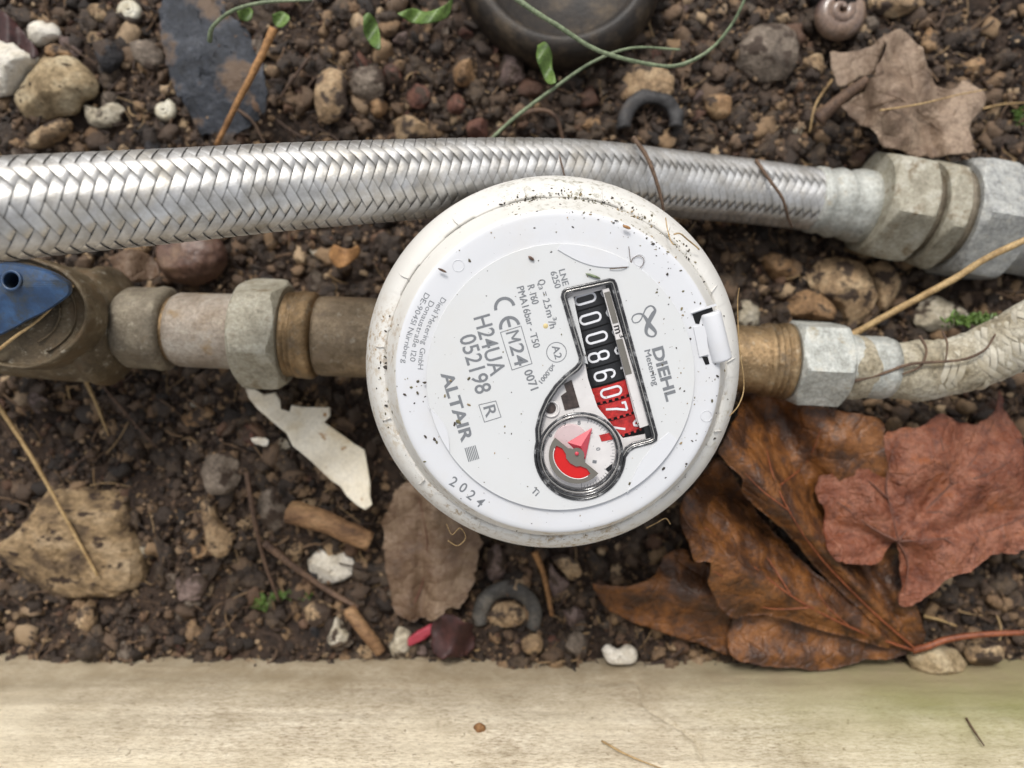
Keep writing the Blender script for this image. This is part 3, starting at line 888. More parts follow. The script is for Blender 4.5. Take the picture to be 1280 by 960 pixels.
def plate_m(name, outer, holes, z0, z1, mat, parent, bevel=0.0):
    """extruded 2-D shape in the meter frame, with holes"""
    loops = [np.asarray(outer, float)] + [np.asarray(h, float) for h in holes]
    V, idx = [], []
    for lp in loops:
        V += [(x, y, z1) for x, y in lp]
    n = len(V)
    tris = tessellate_polygon([[Vector((x, y, 0)) for x, y in lp] for lp in loops])
    Fc = []
    for t in tris:
        a, b, c = [np.array(V[i][:2]) for i in t]
        cr = (b[0] - a[0]) * (c[1] - a[1]) - (b[1] - a[1]) * (c[0] - a[0])
        Fc.append(list(t) if cr > 0 else list(t)[::-1])
    V += [(x, y, z0) for x, y, _ in V]
    k = 0
    for lp in loops:
        m = len(lp)
        for i in range(m):
            j = (i + 1) % m
            Fc.append([k + i, k + j, n + k + j, n + k + i])
        k += m
    return mk(name, loc(np.array(V)), Fc, mat, parent, smooth=False)

def circ(c, r, n=64, a0=0, a1=2 * math.pi, end=False):
    return [(c[0] + r * math.cos(a), c[1] + r * math.sin(a)) for a in np.linspace(a0, a1, n, endpoint=end)]

# profile of cover and collar
RC = 4.04
cover = lathe_m("cover_ring", [(3.1, -0.02), (3.30, 0.0), (3.9, 0.0), (RC - 0.05, -0.005), (RC, -0.025), (RC + 0.03, -0.05)], MAT['cover'], meter)
lathe_m('cover_flank', [(RC + 0.03, -0.05), (RC + 0.06, -0.09), (RC + 0.17, -0.35), (RC + 0.35, -0.75), (RC + 0.46, -1.0), (RC + 0.5, -1.2)], MAT['collarwhite'], meter)
# align the collar with the silhouette in the photo
def teeth(r, zz, a):
    t = np.sign(np.sin(a * 15 + 0.6)) * 0.02
    k = 1.0 if zz > -0.93 and r < 4.62 else 0.0
    return np.full_like(a, r) + t * k
lathe_m("collar", [(4.38, -1.2), (4.47, -0.88), (4.52, -0.87), (4.76, -1.07), (4.93, -1.33), (5.06, -1.62), (5.13, -1.85), (5.14, -2.15), (5.08, -2.5), (4.8, -2.6), (4.2, -2.6)], MAT['collarwhite'], meter, 900, teeth)
for k in range(30):
    a = k * 2 * math.pi / 30 + 0.06
    r0, r1 = (4.50, -0.80), (5.0, -1.58)
    tt = np.array([[(r0[0]) * math.cos(a), r0[0] * math.sin(a), r0[1]], [4.73 * math.cos(a + 0.01), 4.73 * math.sin(a + 0.01), -1.04], [r1[0] * math.cos(a), r1[0] * math.sin(a), r1[1]]])
    if k % 2 == 0:
        mk("collar_rib", *tube_mesh(loc(catmull(tt, 6)), 0.022, 6), MAT['collarwhite'], meter)
lathe_m("meter_body", [(4.2, -2.55), (3.9, -2.9), (3.4, -3.2), (3.3, -5.0), (3.0, -7.0), (1.5, -7.6), (0.1, -7.7)], MAT['brass'], meter, 96)

# window outline (photo pixels)
def arc_px(cx, cy, r, a0, a1, n):
    return [(cx + r * math.cos(t), cy + r * math.sin(t)) for t in np.linspace(math.radians(a0), math.radians(a1), n)]
WIN = [(704, 364.5), (708, 361.5), (762, 349.5), (767, 350.5), (769.5, 355), (820.5, 543), (820, 549.5), (814, 553), (793, 558.5), (786, 563)] \
    + arc_px(725, 568, 56, 3, 196, 40) + [(670.5, 536), (675, 517), (683, 499), (694, 482.5), (706, 470), (720, 459), (724.5, 453), (725, 447), (702.5, 371)]
def inset(poly, d, n_out=None):
    q = np.asarray(poly, float)
    a = np.roll(q, 1, 0); b = np.roll(q, -1, 0)
    t1 = q - a; t1 /= np.linalg.norm(t1, axis=1)[:, None] + 1e-9
    t2 = b - q; t2 /= np.linalg.norm(t2, axis=1)[:, None] + 1e-9
    n = np.stack([-(t1 + t2)[:, 1], (t1 + t2)[:, 0]], 1)
    n /= np.linalg.norm(n, axis=1)[:, None] + 1e-9
    return q + n * d
Z1 = 0.10
win = np.array([P(a, b, Z1) for a, b in WIN])
area = np.sum(win[:, 0] * np.roll(win[:, 1], -1) - np.roll(win[:, 0], -1) * win[:, 1])
sg = 1 if area > 0 else -1
pc = P(701, 475, Z1)
plate_r = 167 / KM
outer = circ(pc, plate_r, 220)
plate = plate_m("label_plate", outer, [win], -0.03, Z1, MAT['plate'], meter)
mk("plate_edge", *loop_tube(loc(np.array([(x, y, Z1 - 0.012) for x, y in circ(pc, plate_r - 0.004, 220)])), 0.014, 8), MAT['plate'], plate)

# three crescent finger flats at the plate's edge
def lens(p0, p1, bulge, name="finger_flat"):
    a, b = P(*p0, Z1), P(*p1, Z1)
    m = (a + b) / 2; d = b - a; ln = np.linalg.norm(d); n = np.array([-d[1], d[0]]) / ln
    inward = 1 if np.dot(n, pc - m) > 0 else -1
    t = np.linspace(0, 1, 25)
    inner = [a + d * k + n * inward * bulge / KM * math.sin(math.pi * k) for k in t]
    back = []
    for k in t[::-1]:
        q = a + d * k
        v = q - pc; rr_ = np.linalg.norm(v)
        back.append(pc + v / rr_ * (plate_r - 0.01))
    poly = inner + back[1:-1]
    plate_m(name, poly, [], Z1 - 0.02, Z1 + 0.028, MAT['cover'], plate)
lens((535, 508), (562, 565), 9)
lens((697, 312), (786, 333), 9)
lens((836, 540), (784, 616), 8)

# glass and bezel
gw = inset(win, sg * 0.05)
def tube_loop_m(name, poly, z, r, mat, parent):
    return mk(name, *loop_tube(loc(np.array([(x, y, z) for x, y in poly])), r, 10), mat, parent)
def dens(poly, step=0.05):
    out = []
    q = np.asarray(poly)
    for i in range(len(q)):
        a, b = q[i], q[(i + 1) % len(q)]
        n = max(1, int(np.linalg.norm(b - a) / step))
        for k in range(n): out.append(a + (b - a) * k / n)
    return np.array(out)
bezel = tube_loop_m("bezel", dens(win), Z1 + 0.01, 0.036, MAT['bezel'], meter)
tube_loop_m("bezel_edge", dens(inset(win, sg * 0.055)), Z1 + 0.02, 0.016, MAT['bezellight'], bezel)
tube_loop_m("bezel_edge", dens(inset(win, sg * 0.09)), Z1 - 0.03, 0.03, MAT['bezel'], bezel)
ring_c = P(725, 568, Z1)
for rpx, zz, rad, mt in [(53, 0.14, 0.035, 'bezel'), (49.5, 0.12, 0.016, 'bezellight'), (47.5, 0.06, 0.030, 'bezel')]:
    tube_loop_m("bezel_ring", circ(ring_c, rpx / KM, 120), Z1 + zz - 0.1, rad, MAT[mt], bezel)
plate_m("clear_window", gw, [], Z1 + 0.0, Z1 + 0.012, MAT['glass'], meter)

# dial floor under the window
ZF = -0.10
hole = [P(a, b, ZF) for a, b in [(717, 371), (754, 362), (792, 513), (797, 530), (808, 535), (806, 543), (779, 548), (747, 509), (735, 474)]]
floor = plate_m("dial_floor", [tuple(q) for q in [P(a, b, ZF) for a, b in inset(WIN, -4.0)]], [hole], ZF - 0.06, ZF, MAT['window_white'], meter)
wall_in = [P(a, b, Z1) for a, b in WIN]
Vw = [(x, y, Z1 - 0.03) for x, y in wall_in] + [(x, y, ZF - 0.3) for x, y in wall_in]
nW = len(wall_in)
mk("window_wall", loc(np.array(Vw)), [[i, (i + 1) % nW, nW + (i + 1) % nW, nW + i] for i in range(nW)], MAT['bezel'], meter, smooth=False)
def floor_patch(name, pts, mat, z0=0.0, h=0.02, par=None):
    return plate_m(name, [tuple(P(a, b, ZF + z0 + h)) for a, b in pts], [], ZF + z0 + 0.002, ZF + z0 + h, MAT[mat], par or floor)
floor_patch("black_strip", [(757, 356), (764, 355), (768, 366), (814, 532), (816, 545), (808, 549), (806, 540), (760, 372)], 'black', 0, 0.05)  # plain black strip under the glass along the window's right side
floor_patch("gear_opening", [(705, 480), (714.5, 475), (724.5, 509), (706, 513), (701, 495), (708, 490)], 'brownhole')
floor_patch("round_opening", arc_px(688, 510, 7, 0, 340, 20), 'brownhole')
mk("round_opening_lip", *loop_tube(loc(np.array([(*P(a, b, ZF), ZF + 0.02) for a, b in arc_px(689, 511, 9.5, 0, 345, 28)])), 0.03, 8), MAT['window_white'], floor)
floor_patch("scale_strip", [(753, 362), (761, 360), (812, 531), (800, 535)], 'window_white', 0.0, 0.10)
floor_patch("scale_bar", [(755, 366), (762, 364), (773, 403), (766, 405)], 'greyprint', 0.10, 0.01)
floor_patch("scale_bar", [(770, 425), (778, 423), (790, 467), (782, 469)], 'greyprint', 0.10, 0.01)
floor_patch("reflection_ledge", [(707, 374), (716, 370), (735, 455), (727, 452)], 'plate', 0.0, 0.05)  # opaque pale strip stands for the sky's reflection at the glass edge

# strokes in 2-D
def ribbon2(pts, w, closed=False, dense=0):
    q = np.asarray(pts, float)
    if np.ndim(w) == 0 and dense:
        qq = []
        for i in range(len(q) if closed else len(q) - 1):
            a_, b_ = q[i], q[(i + 1) % len(q)]
            n_ = max(1, int(np.linalg.norm(b_ - a_) / dense))
            qq += [a_ + (b_ - a_) * k_ / n_ for k_ in range(n_)]
        if not closed: qq.append(q[-1])
        q = np.array(qq)
    w = np.broadcast_to(np.asarray(w, float), (len(q),))
    if closed:
        t = np.roll(q, -1, 0) - np.roll(q, 1, 0)
    else:
        t = np.gradient(q, axis=0)
    t /= np.linalg.norm(t, axis=1)[:, None] + 1e-9
    n = np.stack([-t[:, 1], t[:, 0]], 1)
    V = np.concatenate([q + n * w[:, None] / 2, q - n * w[:, None] / 2])
    m = len(q)
    Fc = [[i, (i + 1) % m, m + (i + 1) % m, m + i] for i in range(m if closed else m - 1)]
    return V, Fc
def stadium(w, h, cx=0, cy=0, n=10):
    r = w / 2
    a = [(cx + r * math.cos(t), cy + h / 2 - r + r * math.sin(t)) for t in np.linspace(0, math.pi, n)]
    b = [(cx + r * math.cos(t), cy - h / 2 + r + r * math.sin(t)) for t in np.linspace(math.pi, 2 * math.pi, n)]
    return a + b
def glyph(ch, w=10.5, h=25.0, sw=3.0):
    """odometer digits as strokes, x across, y up, in photo pixels"""
    g = []
    if ch == '0': g.append((stadium(w, h), True))
    if ch == '8':
        g.append((stadium(w * 0.92, h * 0.5, 0, h * 0.24), True)); g.append((stadium(w, h * 0.52, 0, -h * 0.24), True))
    if ch == '6':
        g.append((stadium(w, h * 0.55, 0, -h * 0.225), True))
        g.append(([(-w / 2, -h * 0.2), (-w / 2, h * 0.25), (-w * 0.42, h * 0.39), (-w * 0.2, h * 0.48), (w * 0.12, h * 0.49), (w * 0.38, h * 0.40), (w * 0.46, h * 0.27)], False))
    if ch == '9':
        g.append((stadium(w, h * 0.55, 0, h * 0.225), True))
        g.append(([(w / 2, h * 0.2), (w / 2, -h * 0.25), (w * 0.3, -h * 0.45), (-w * 0.1, -h * 0.5), (-w * 0.42, -h * 0.36)], False))
    if ch == '7':
        g.append(([(-w / 2, h * 0.32), (-w / 2, h / 2), (w / 2, h / 2)], False))
        g.append(([(w / 2, h / 2), (0, 0.0), (-w * 0.25, -h / 2)], False))
    if ch == '1': g.append(([(-w * 0.2, h * 0.35), (0, h / 2), (0, -h / 2)], False))
    if ch == '/': g.append(([(w * 0.4, h * 0.25), (-w * 0.3, -h * 0.4)], False))
    if ch == 'J': g.append(([(w * 0.5, h * 0.2), (w * 0.52, -h * 0.1), (w * 0.3, -h * 0.3), (0, -h * 0.3), (-w * 0.3, -h * 0.1)], False))
    out = []
    for pts, cl in g:
        out.append(ribbon2(pts, sw, cl, 1.2))
    return [o for o in out if o is not None]

# number wheels: axis along the reading direction
ZD = -0.20                       # top of the wheels
RD = 1.0
A0 = P(735.5, 373, ZD); A1 = P(780, 532, ZD)
U = (A1 - A0) / np.linalg.norm(A1 - A0)
Vv = np.array([-U[1], U[0]])
centres = [(731.5, 373.5, '0', 'b'), (738, 398, '0', 'b'), (746, 422, '0', 'b'), (748.5, 445.5, '8', 'b'), (756, 469, '6', 'b'), (764, 490, '0', 'r'), (770.5, 511, '7', 'r'), (780, 532.5, '/', 'r')]
pos = [np.dot(P(a, b, ZD) - A0, U) for a, b, _, _ in centres]
def drum_pt(u, dv, lift=0.0):
    """point on the wheel surface: u along the axis, dv arc length across"""
    a = dv / RD
    c = A0 + U * u + Vv * (RD + lift) * math.sin(a)
    return (c[0], c[1], ZD - RD + (RD + lift) * math.cos(a))
for i, (a, b, ch, colr) in enumerate(centres):
    lo = (pos[i - 1] + pos[i]) / 2 if i else pos[i] - 0.27
    hi = (pos[i] + pos[i + 1]) / 2 if i < 7 else pos[i] + 0.24
    gap = 0.022 if colr == 'b' else 0.045
    V, n = [], 40
    angs = np.linspace(-1.5, 1.5, n)
    for u_ in (lo + gap, hi - gap):
        for t in angs: V.append(drum_pt(u_, t * RD))
    for u_ in (lo + gap, hi - gap):
        for t in angs: V.append(drum_pt(u_, t * RD, -0.12))
    Fc = [[k, k + 1, n + k + 1, n + k] for k in range(n - 1)] + [[k, k + 1, 2 * n + k + 1, 2 * n + k] for k in range(n - 1)] + [[n + k, n + k + 1, 3 * n + k + 1, 3 * n + k] for k in range(n - 1)]
    wheel = mk("number_wheel", loc(np.array(V)), Fc, MAT['drumblack' if colr == 'b' else 'drumred'], meter, smooth=False)
    if colr == 'r' :               # ratchet teeth between the red wheels
        tv = []
        for t in np.arange(-0.6, 0.7, 0.16):
            q = [drum_pt(hi - gap - 0.002, t, -0.004), drum_pt(hi - gap - 0.002, t + 0.08, -0.004), drum_pt(hi + gap * 0.4, t + 0.065, -0.004), drum_pt(hi + gap * 0.4, t + 0.015, -0.004)]
            tv.append((np.array(q), [[0, 1, 2, 3]]))
        Vt, Ft = cat_meshes(tv)
        mk("tooth", loc(Vt), Ft, MAT['drumred'], wheel, smooth=False)
    dv0 = np.dot(P(a, b, ZD) - A0, Vv)
    parts = []
    if i == 7:
        seq = [('/', dv0 - 0.12), ('J', dv0 + 0.42)]
    elif i == 6:
        seq = [('7', dv0)]
    elif i == 5:
        seq = [('0', dv0), ('9', dv0 - 0.74)]
    else:
        seq = [(ch, dv0), ('9' if ch != '6' else '7', dv0 + 0.70), ('1', dv0 - 0.72)]
    for g_, dvc in seq:
        for v2, f2 in glyph(g_, 10.5, 26, 2.9):
            pts = [drum_pt(pos[i] + x_ / KM, dvc + y_ / KM, 0.008) for x_, y_ in v2]
            parts.append((pts, f2))
    Vt, Ft = cat_meshes(parts)
    mk("printed_digit", loc(Vt), Ft, MAT['digit'], wheel, smooth=False)

# small pointer dial
ZP = ZF + 0.09
dc = P(724.5, 566, ZP)
dial = lathe_m("pointer_dial", [(46 / KM, ZF - 0.02), (46 / KM, ZP - 0.01), (45.2 / KM, ZP), (0.001, ZP)], MAT['window_white'], meter, 96, center=dc, smooth=False)
def dpatch(name, pts, mat, z, h=0.012, par=None):
    return plate_m(name, [tuple(P(a, b, z + h)) for a, b in pts], [], z, z + h, MAT[mat], par or dial)
for k in range(100):
    a = math.radians(-80 + k * 1.55) if True else 0
    if k % 10 == 0 and k: ln = 7.5
    elif k % 5 == 0: ln = 5.5
    else: ln = 3.5
    r0 = 44.0
    if k > 92: break
    a = math.radians(-75 + k * 3.6 / 2)
    q0 = np.array([math.cos(a), math.sin(a)])
    t_ = np.array([-q0[1], q0[0]])
    c_ = np.array([724.5, 566])
    pts = [c_ + q0 * (r0 - ln) + t_ * 0.28, c_ + q0 * r0 + t_ * 0.28, c_ + q0 * r0 - t_ * 0.28, c_ + q0 * (r0 - ln) - t_ * 0.28]
    if k % 3 == 0:
        dpatch("dial_tick", [tuple(x) for x in pts], 'ink', ZP + 0.002, 0.003)
dpatch("red_gear_tip", [(749, 544), (766, 540), (768, 549), (752, 552)], 'drumred', ZP + 0.004, 0.01)
dpatch("black_notch", [(757, 586), (766, 579), (764, 587), (760, 590)], 'black', ZP + 0.004, 0.006)
lathe_m("pale_disc", [(21 / KM, ZP), (21 / KM, ZP + 0.03), (19 / KM, ZP + 0.035), (0.001, ZP + 0.035)], plain("pale_pink_disc", (214, 190, 190), 0.35), dial, 48, center=P(713, 550, ZP))
# red pointer: a ridged arrow
ap = P(740.3, 534.8, ZP + 0.06); b0 = P(709, 552.5, ZP); b1 = P(731.5, 574, ZP); md = (b0 + b1) / 2
V = [(*ap, ZP + 0.05), (*b0, ZP + 0.04), (*b1, ZP + 0.04), (*(md * 0.75 + ap * 0.25), ZP + 0.17), (*(b0 * 0.8 + md * 0.2), ZP + 0.02), (*(b1 * 0.8 + md * 0.2), ZP + 0.02)]
mk("red_pointer", loc(np.array(V)), [[0, 1, 3], [0, 3, 2], [1, 2, 3]], MAT['redpale'], dial, smooth=False)
# grey bracket with the red star wheel inside
bc = np.array([721.0, 569.5]); th = math.atan2(715 - 430, 690 - 345)
def rot2(p, a): return (p[0] * math.cos(a) - p[1] * math.sin(a), p[0] * math.sin(a) + p[1] * math.cos(a))
half = [(35 * math.cos(t), 35 * math.sin(t)) for t in np.linspace(0, math.pi, 40)]
bump_ = [(-35, 0), (-14, 0), (-11, -2.5)] + [(9.5 * math.cos(t), 9.5 * math.sin(t)) for t in np.linspace(math.pi * 1.08, math.pi * 1.92, 14)] + [(11, -2.5), (14, 0)]
outl = [tuple(bc + np.array(rot2(q, th))) for q in half[:-1] + bump_]
redl = [tuple(bc + np.array(rot2(q, th))) for q in [(27.5 * math.cos(t), 6.5 + 21.5 * math.sin(t)) for t in np.linspace(0.0, math.pi, 24)] + [(-20, 4.5), (-12, 7), (-8, 11), (0, 12.5), (8, 11), (12, 7), (20, 4.5)]]
loopb = [tuple(P(a, b, ZP + 0.2)) for a, b in outl]
br = plate_m("grey_bracket", loopb, [[tuple(P(a, b, ZP + 0.2)) for a, b in redl]], ZP + 0.17, ZP + 0.2, MAT['greyprint'], dial)
plate_m("red_star_wheel", [tuple(P(a, b, ZP + 0.15)) for a, b in redl], [], ZP + 0.10, ZP + 0.15, MAT['red'], dial)
lathe_m("pivot_pin", [(2.6 / KM, ZP + 0.19), (2.4 / KM, ZP + 0.23), (0.001, ZP + 0.23)], MAT['redpale'], br, 20, center=P(721, 567, ZP + 0.2))
mk("bracket_edge", *tube_mesh(loc(np.array([(*P(a, b, ZP + 0.2), ZP + 0.2) for a, b in [tuple(bc + np.array(rot2(q, th))) for q in [(27.5 * math.cos(t), 6.5 + 21.5 * math.sin(t)) for t in np.linspace(0.2, math.pi - 0.2, 24)]]])), 0.012, 6), MAT['window_white'], br)

# hinge knuckle on the right of the cover
hp0, hp1 = P(889.5, 391, 0.1), P(904.5, 452, 0.1)
hd = hp1 - hp0; hl = np.linalg.norm(hd); hd /= hl; hn = np.array([-hd[1], hd[0]])
rk = 14 / KM
V, Fc = [], []
na = 22
prof_a = np.linspace(-0.15 * math.pi, 1.15 * math.pi, na)
for s_k, r_k in ((0, 0.0), (0, 0.86), (0.03, 0.97), (0.07, 1.0), (hl - 0.07, 1.0), (hl - 0.03, 0.97), (hl, 0.86), (hl, 0.0)):
    for t in prof_a:
        c = hp0 + hd * s_k + hn * rk * r_k * math.cos(t)
        V.append((c[0], c[1], -0.12 + rk * 1.15 * r_k * math.sin(t)))
hk = mk("hinge_knuckle", loc(np.array(V)), grid_faces(8, na), MAT['cover'], meter)
def hpatch(name, pts, mat, z0, z1, par=None):
    return plate_m(name, [tuple(P(a, b, z1)) for a, b in pts], [], z0, z1, MAT[mat], par or meter)
hpatch("hinge_slot_shade", [(865.5, 393), (890, 384), (891.5, 389), (877, 394.5), (874, 405), (869.5, 404.5)], 'black', 0.0, 0.012)  # black plates stand for the shade inside the hinge recess
hpatch("hinge_slot_shade", [(877.5, 446), (884.5, 445.5), (887, 455), (882, 456)], 'black', 0.0, 0.012)
hpatch("hinge_flap", [(867, 409), (882, 406.5), (886, 443), (874.5, 446)], 'cover', 0.0, 0.05)
hpatch("hinge_lip", [(864.5, 391.5), (866, 390.2), (895, 379.5), (896, 382)], 'cover', 0.0, 0.08)
hpatch("black_mark", [(721.5, 307.6), (754.5, 316), (754, 318.6), (721, 310)], 'black', 0.0, 0.02)

# printed text -------------------------------------------------------------
def text_geo(s, bold=0.0):
    cu = bpy.data.curves.new("t", 'FONT')
    cu.body = s
    cu.size = 1.0
    cu.resolution_u = 3
    cu.offset = bold
    ob = bpy.data.objects.new("t", cu)
    COL.objects.link(ob)
    bpy.context.view_layer.update()
    me = bpy.data.meshes.new_from_object(ob.evaluated_get(bpy.context.evaluated_depsgraph_get()))
    V = np.array([v.co[:2] for v in me.vertices])
    Fc = [list(p.vertices) for p in me.polygons]
    bpy.data.objects.remove(ob); bpy.data.curves.remove(cu); bpy.data.meshes.remove(me)
    return V, Fc
CAPH = text_geo("H")[0][:, 1].max()
def face_up(V, Fc):
    out = []
    for f in Fc:
        a, b, c = V[f[0]], V[f[1]], V[f[2]]
        out.append(f)
    return out
def text(s, p0, p1, h, bold=0.0, zh=Z1 + 0.004, parent=None, mat='ink'):
    if 'M' in s: bold = 0.0
    V, Fc = text_geo(s, bold)
    x0, x1 = V[:, 0].min(), V[:, 0].max()
    a, b = P(*p0, zh), P(*p1, zh)
    u = b - a; wd = np.linalg.norm(u); u /= wd; v = np.array([-u[1], u[0]])
    X_ = (V[:, 0] - x0) / (x1 - x0) * wd
    Y_ = V[:, 1] / CAPH * h / KM
    q = a + X_[:, None] * u + Y_[:, None] * v
    if h < 12:
        n_ = len(q); sh = 0.22 / KM
        q = np.concatenate([q - u * sh, q + u * sh, q + v * sh]); Fc = Fc + [[i + n_ for i in f] for f in Fc] + [[i + 2 * n_ for i in f] for f in Fc]
        zz_ = np.concatenate([np.full(n_, zh), np.full(n_, zh + 0.0006), np.full(n_, zh + 0.0012)])
        return mk("printed_text", loc(np.concatenate([q, zz_[:, None]], 1)), Fc, MAT[mat], parent or plate, smooth=False)
    return mk("printed_text", loc(np.concatenate([q, np.full((len(q), 1), zh)], 1)), Fc, MAT[mat], parent or plate, smooth=False)
strokes_M = []
text("LNE", (698.3, 338), (703.6, 357.5), 7.6, 0.0)
text("6250", (687.8, 340.5), (694, 361), 7.6, 0.0)
text("Q", (672, 350.8), (673.8, 357.4), 8.6, 0.0)
text("3", (673.0, 358.8), (674.0, 362.4), 4.6, 0.0)
text("= 2.5", (676.0, 366), (681.3, 386.5), 8.4, 0.0)
text("m", (682.0, 388.7), (684.2, 397.2), 8.4, 0.0)
text("3", (690.6, 397.2), (691.6, 401), 4.6, 0.0)
text("/h", (685.4, 402), (687.6, 411), 8.4, 0.0)
text("R 160", (659, 357.5), (665.3, 381), 8.6, 0.0)
text("PMA16bar - T50", (645.8, 359.5), (667, 435.5), 8.6, 0.0)
text("24", (636.8, 432.5), (644.3, 459), 16.6, 0.014)
for ms in ([(632.4, 417.2), (648.2, 413.0)], [(648.2, 413.0), (639.5, 423.2)], [(639.5, 423.2), (651.2, 424.2)], [(651.2, 424.2), (635.6, 428.6)]):
    zh_ = Z1 + 0.0046 + 0.0004 * ms[0][1] / 430
    strokes_M.append((ms, zh_))
text("0071", (654.6, 464.5), (663.6, 488.5), 10.2, 0.006)
text("H24UA", (592, 397.5), (613.6, 471), 20, 0.012)
text("052198", (573.8, 421.5), (595.6, 493.7), 20, 0.012)
text("R", (604.0, 509.2), (608.0, 522.6), 14.6, 0.012)
text("ALTAIR", (551, 467), (577.6, 553.5), 14.6, 0.03)
text("DIEHL", (815.2, 436), (833.6, 502.5), 13.2, 0.035)
text("Metering", (805.3, 438.5), (816.6, 482.5), 7.4, 0.0)
text("A2", (689.6, 433.0), (694.0, 449.2), 9.0, 0.0)
text("x0.0001", (690.6, 454.5), (673.2, 476.3), 5.6, 0.0)
text("Ti", (663.3, 614.5), (669.8, 620.3), 8.0, 0.006)
text("m", (767, 408), (769.5, 417.5), 9.5, 0.004, ZF + 0.104, floor, 'black')
text("3", (774, 418.5), (775, 422.5), 5, 0.004, ZF + 0.104, floor, 'black')
for ch, x_, y_, ang in [("2", 560.6, 605.2, 30), ("0", 572.3, 612.2, 34), ("2", 582.2, 621.0, 38), ("4", 593.2, 629.5, 41)]:
    a = math.radians(ang)
    text(ch, (x_, y_), (x_ + 8 * math.cos(a), y_ + 8 * math.sin(a)), 12.6, 0.012, 0.004, cover)
# dial numerals
for ch, x_, y_, ang in [("7", 706, 534, -25), ("8", 722, 531, 0), ("0", 745, 560, 80), ("1", 741, 575, 100), ("6", 689, 547, -60)]:
    a = math.radians(ang)
    text(ch, (x_, y_), (x_ + 3.6 * math.cos(a), y_ + 3.6 * math.sin(a)), 5.0, 0.006, ZP + 0.004, dial)

def arc_text(s, r, a0, a1, h):
    """reads anticlockwise down the left side, caps towards the centre (angles in image degrees)"""
    w = [text_geo(c)[0] if c != ' ' else None for c in s]
    wid = [0.32 if q is None else (q[:, 0].max() - q[:, 0].min() + 0.09) for q in w]
    tot = sum(wid)
    acc = 0
    parts = []
    zh = 0.004
    for c, q, wd in zip(s, w, wid):
        if q is not None:
            f = (acc + wd / 2) / tot
            ang = math.radians(a0 + (a1 - a0) * f)
            cpx = np.array([698 + r * math.cos(ang), 470 + r * math.sin(ang)])
            tdir = np.array([math.sin(ang), -math.cos(ang)])      # image coords, heading down on the left
            perpx = abs(math.radians(a1 - a0)) * r / tot
            wpx = (wd - 0.09) * perpx
            A = P(*(cpx - tdir * wpx / 2), zh); Bq = P(*(cpx + tdir * wpx / 2), zh)
            u = Bq - A; L_ = np.linalg.norm(u); u /= L_; v = np.array([-u[1], u[0]])
            V, Fc = text_geo(c, 0.0)
            X_ = (V[:, 0] - V[:, 0].min()) / (V[:, 0].max() - V[:, 0].min() + 1e-9) * L_
            Y_ = V[:, 1] / CAPH * h / KM
            p2 = A + X_[:, None] * u + Y_[:, None] * v
            parts.append((np.concatenate([p2, np.full((len(p2), 1), zh)], 1), Fc))
        acc += wd
    V, Fc = cat_meshes(parts)
    mk("printed_text", loc(V), Fc, MAT['ink'], cover, smooth=False)
def imgang(x_, y_): return math.degrees(math.atan2(y_ - 470, x_ - 698)) % 360
arc_text("Diehl Metering GmbH", 176, imgang(553, 371), imgang(523, 462), 6.6)
arc_text("Donaustraße 120", 186.5, imgang(538, 375), imgang(512.5, 452), 6.6)
arc_text("DE-90451 Nürnberg", 196.5, imgang(532, 365), imgang(500, 454), 6.6)

def flat_m(name, V2, Fc, zh, mat, parent):
    V2 = np.asarray(V2)
    return mk(name, loc(np.concatenate([V2, np.full((len(V2), 1), zh)], 1)), Fc, MAT[mat], parent, smooth=False)
def strokepx(name, pts, w, closed=False, zh=Z1 + 0.0045, mat='ink', parent=None):
    q = [P(a, b, zh) for a, b in pts]
    V2, Fc = ribbon2(q, np.asarray(w) / KM, closed)
    return flat_m(name, V2, Fc, zh, mat, parent or plate)
def boxline(c, w=0.9):
    c = [np.array(x) for x in c]
    parts, n = [], 0
    for i in range(4):
        a, b = c[i], c[(i + 1) % 4]
        q = [P(*a, Z1 + 0.0045), P(*b, Z1 + 0.0045)]
        d = (q[1] - q[0]) / np.linalg.norm(q[1] - q[0]) * w / 2 / KM
        V2, Fc = ribbon2([q[0] - d, q[1] + d], w / KM)
        parts.append((np.concatenate([V2, np.full((len(V2), 1), Z1 + 0.0045 + 0.0004 * i)], 1), Fc))
    V, Fc = cat_meshes(parts)
    mk("printed_box", loc(V), Fc, MAT['ink'], plate, smooth=False)
boxline([(625.6, 415.6), (651.3, 407.5), (665, 454.4), (640, 462.5)])
boxline([(598.5, 506.2), (619.7, 501.2), (626.3, 521.2), (605.6, 527.7)])
strokepx("printed_circle", arc_px(695.6, 440.3, 12.3, 0, 352, 48), 0.9, True)
for k_, (ms, zh_) in enumerate(strokes_M):
    strokepx("printed_text", ms, 2.2, zh=Z1 + 0.0046 + 0.0005 * k_)
# conformity mark: two half rings and the middle bar
ua = math.degrees(math.atan2(0.966, 0.259))
for cx_, cy_, nm in [(631, 384.5, "C"), (637.3, 408.5, "E")]:
    strokepx("printed_mark", arc_px(cx_, cy_, 11.6, ua + 88, ua + 272, 30), 3.9)
du = np.array([0.259, 0.966])
c0 = np.array([637.3, 408.5])
strokepx("printed_mark", [tuple(c0 - du * 11.0), tuple(c0 + du * 0.3)], 3.6, zh=Z1 + 0.0052)
for k in range(7):          # the striped block
    f = k / 6
    a = np.array([581.2, 560.1]) * (1 - f) + np.array([593.6, 556.6]) * f
    b = np.array([586.2, 577.4]) * (1 - f) + np.array([598.6, 573.6]) * f
    strokepx("printed_stripe", [tuple(a), tuple(b)], 1.3)
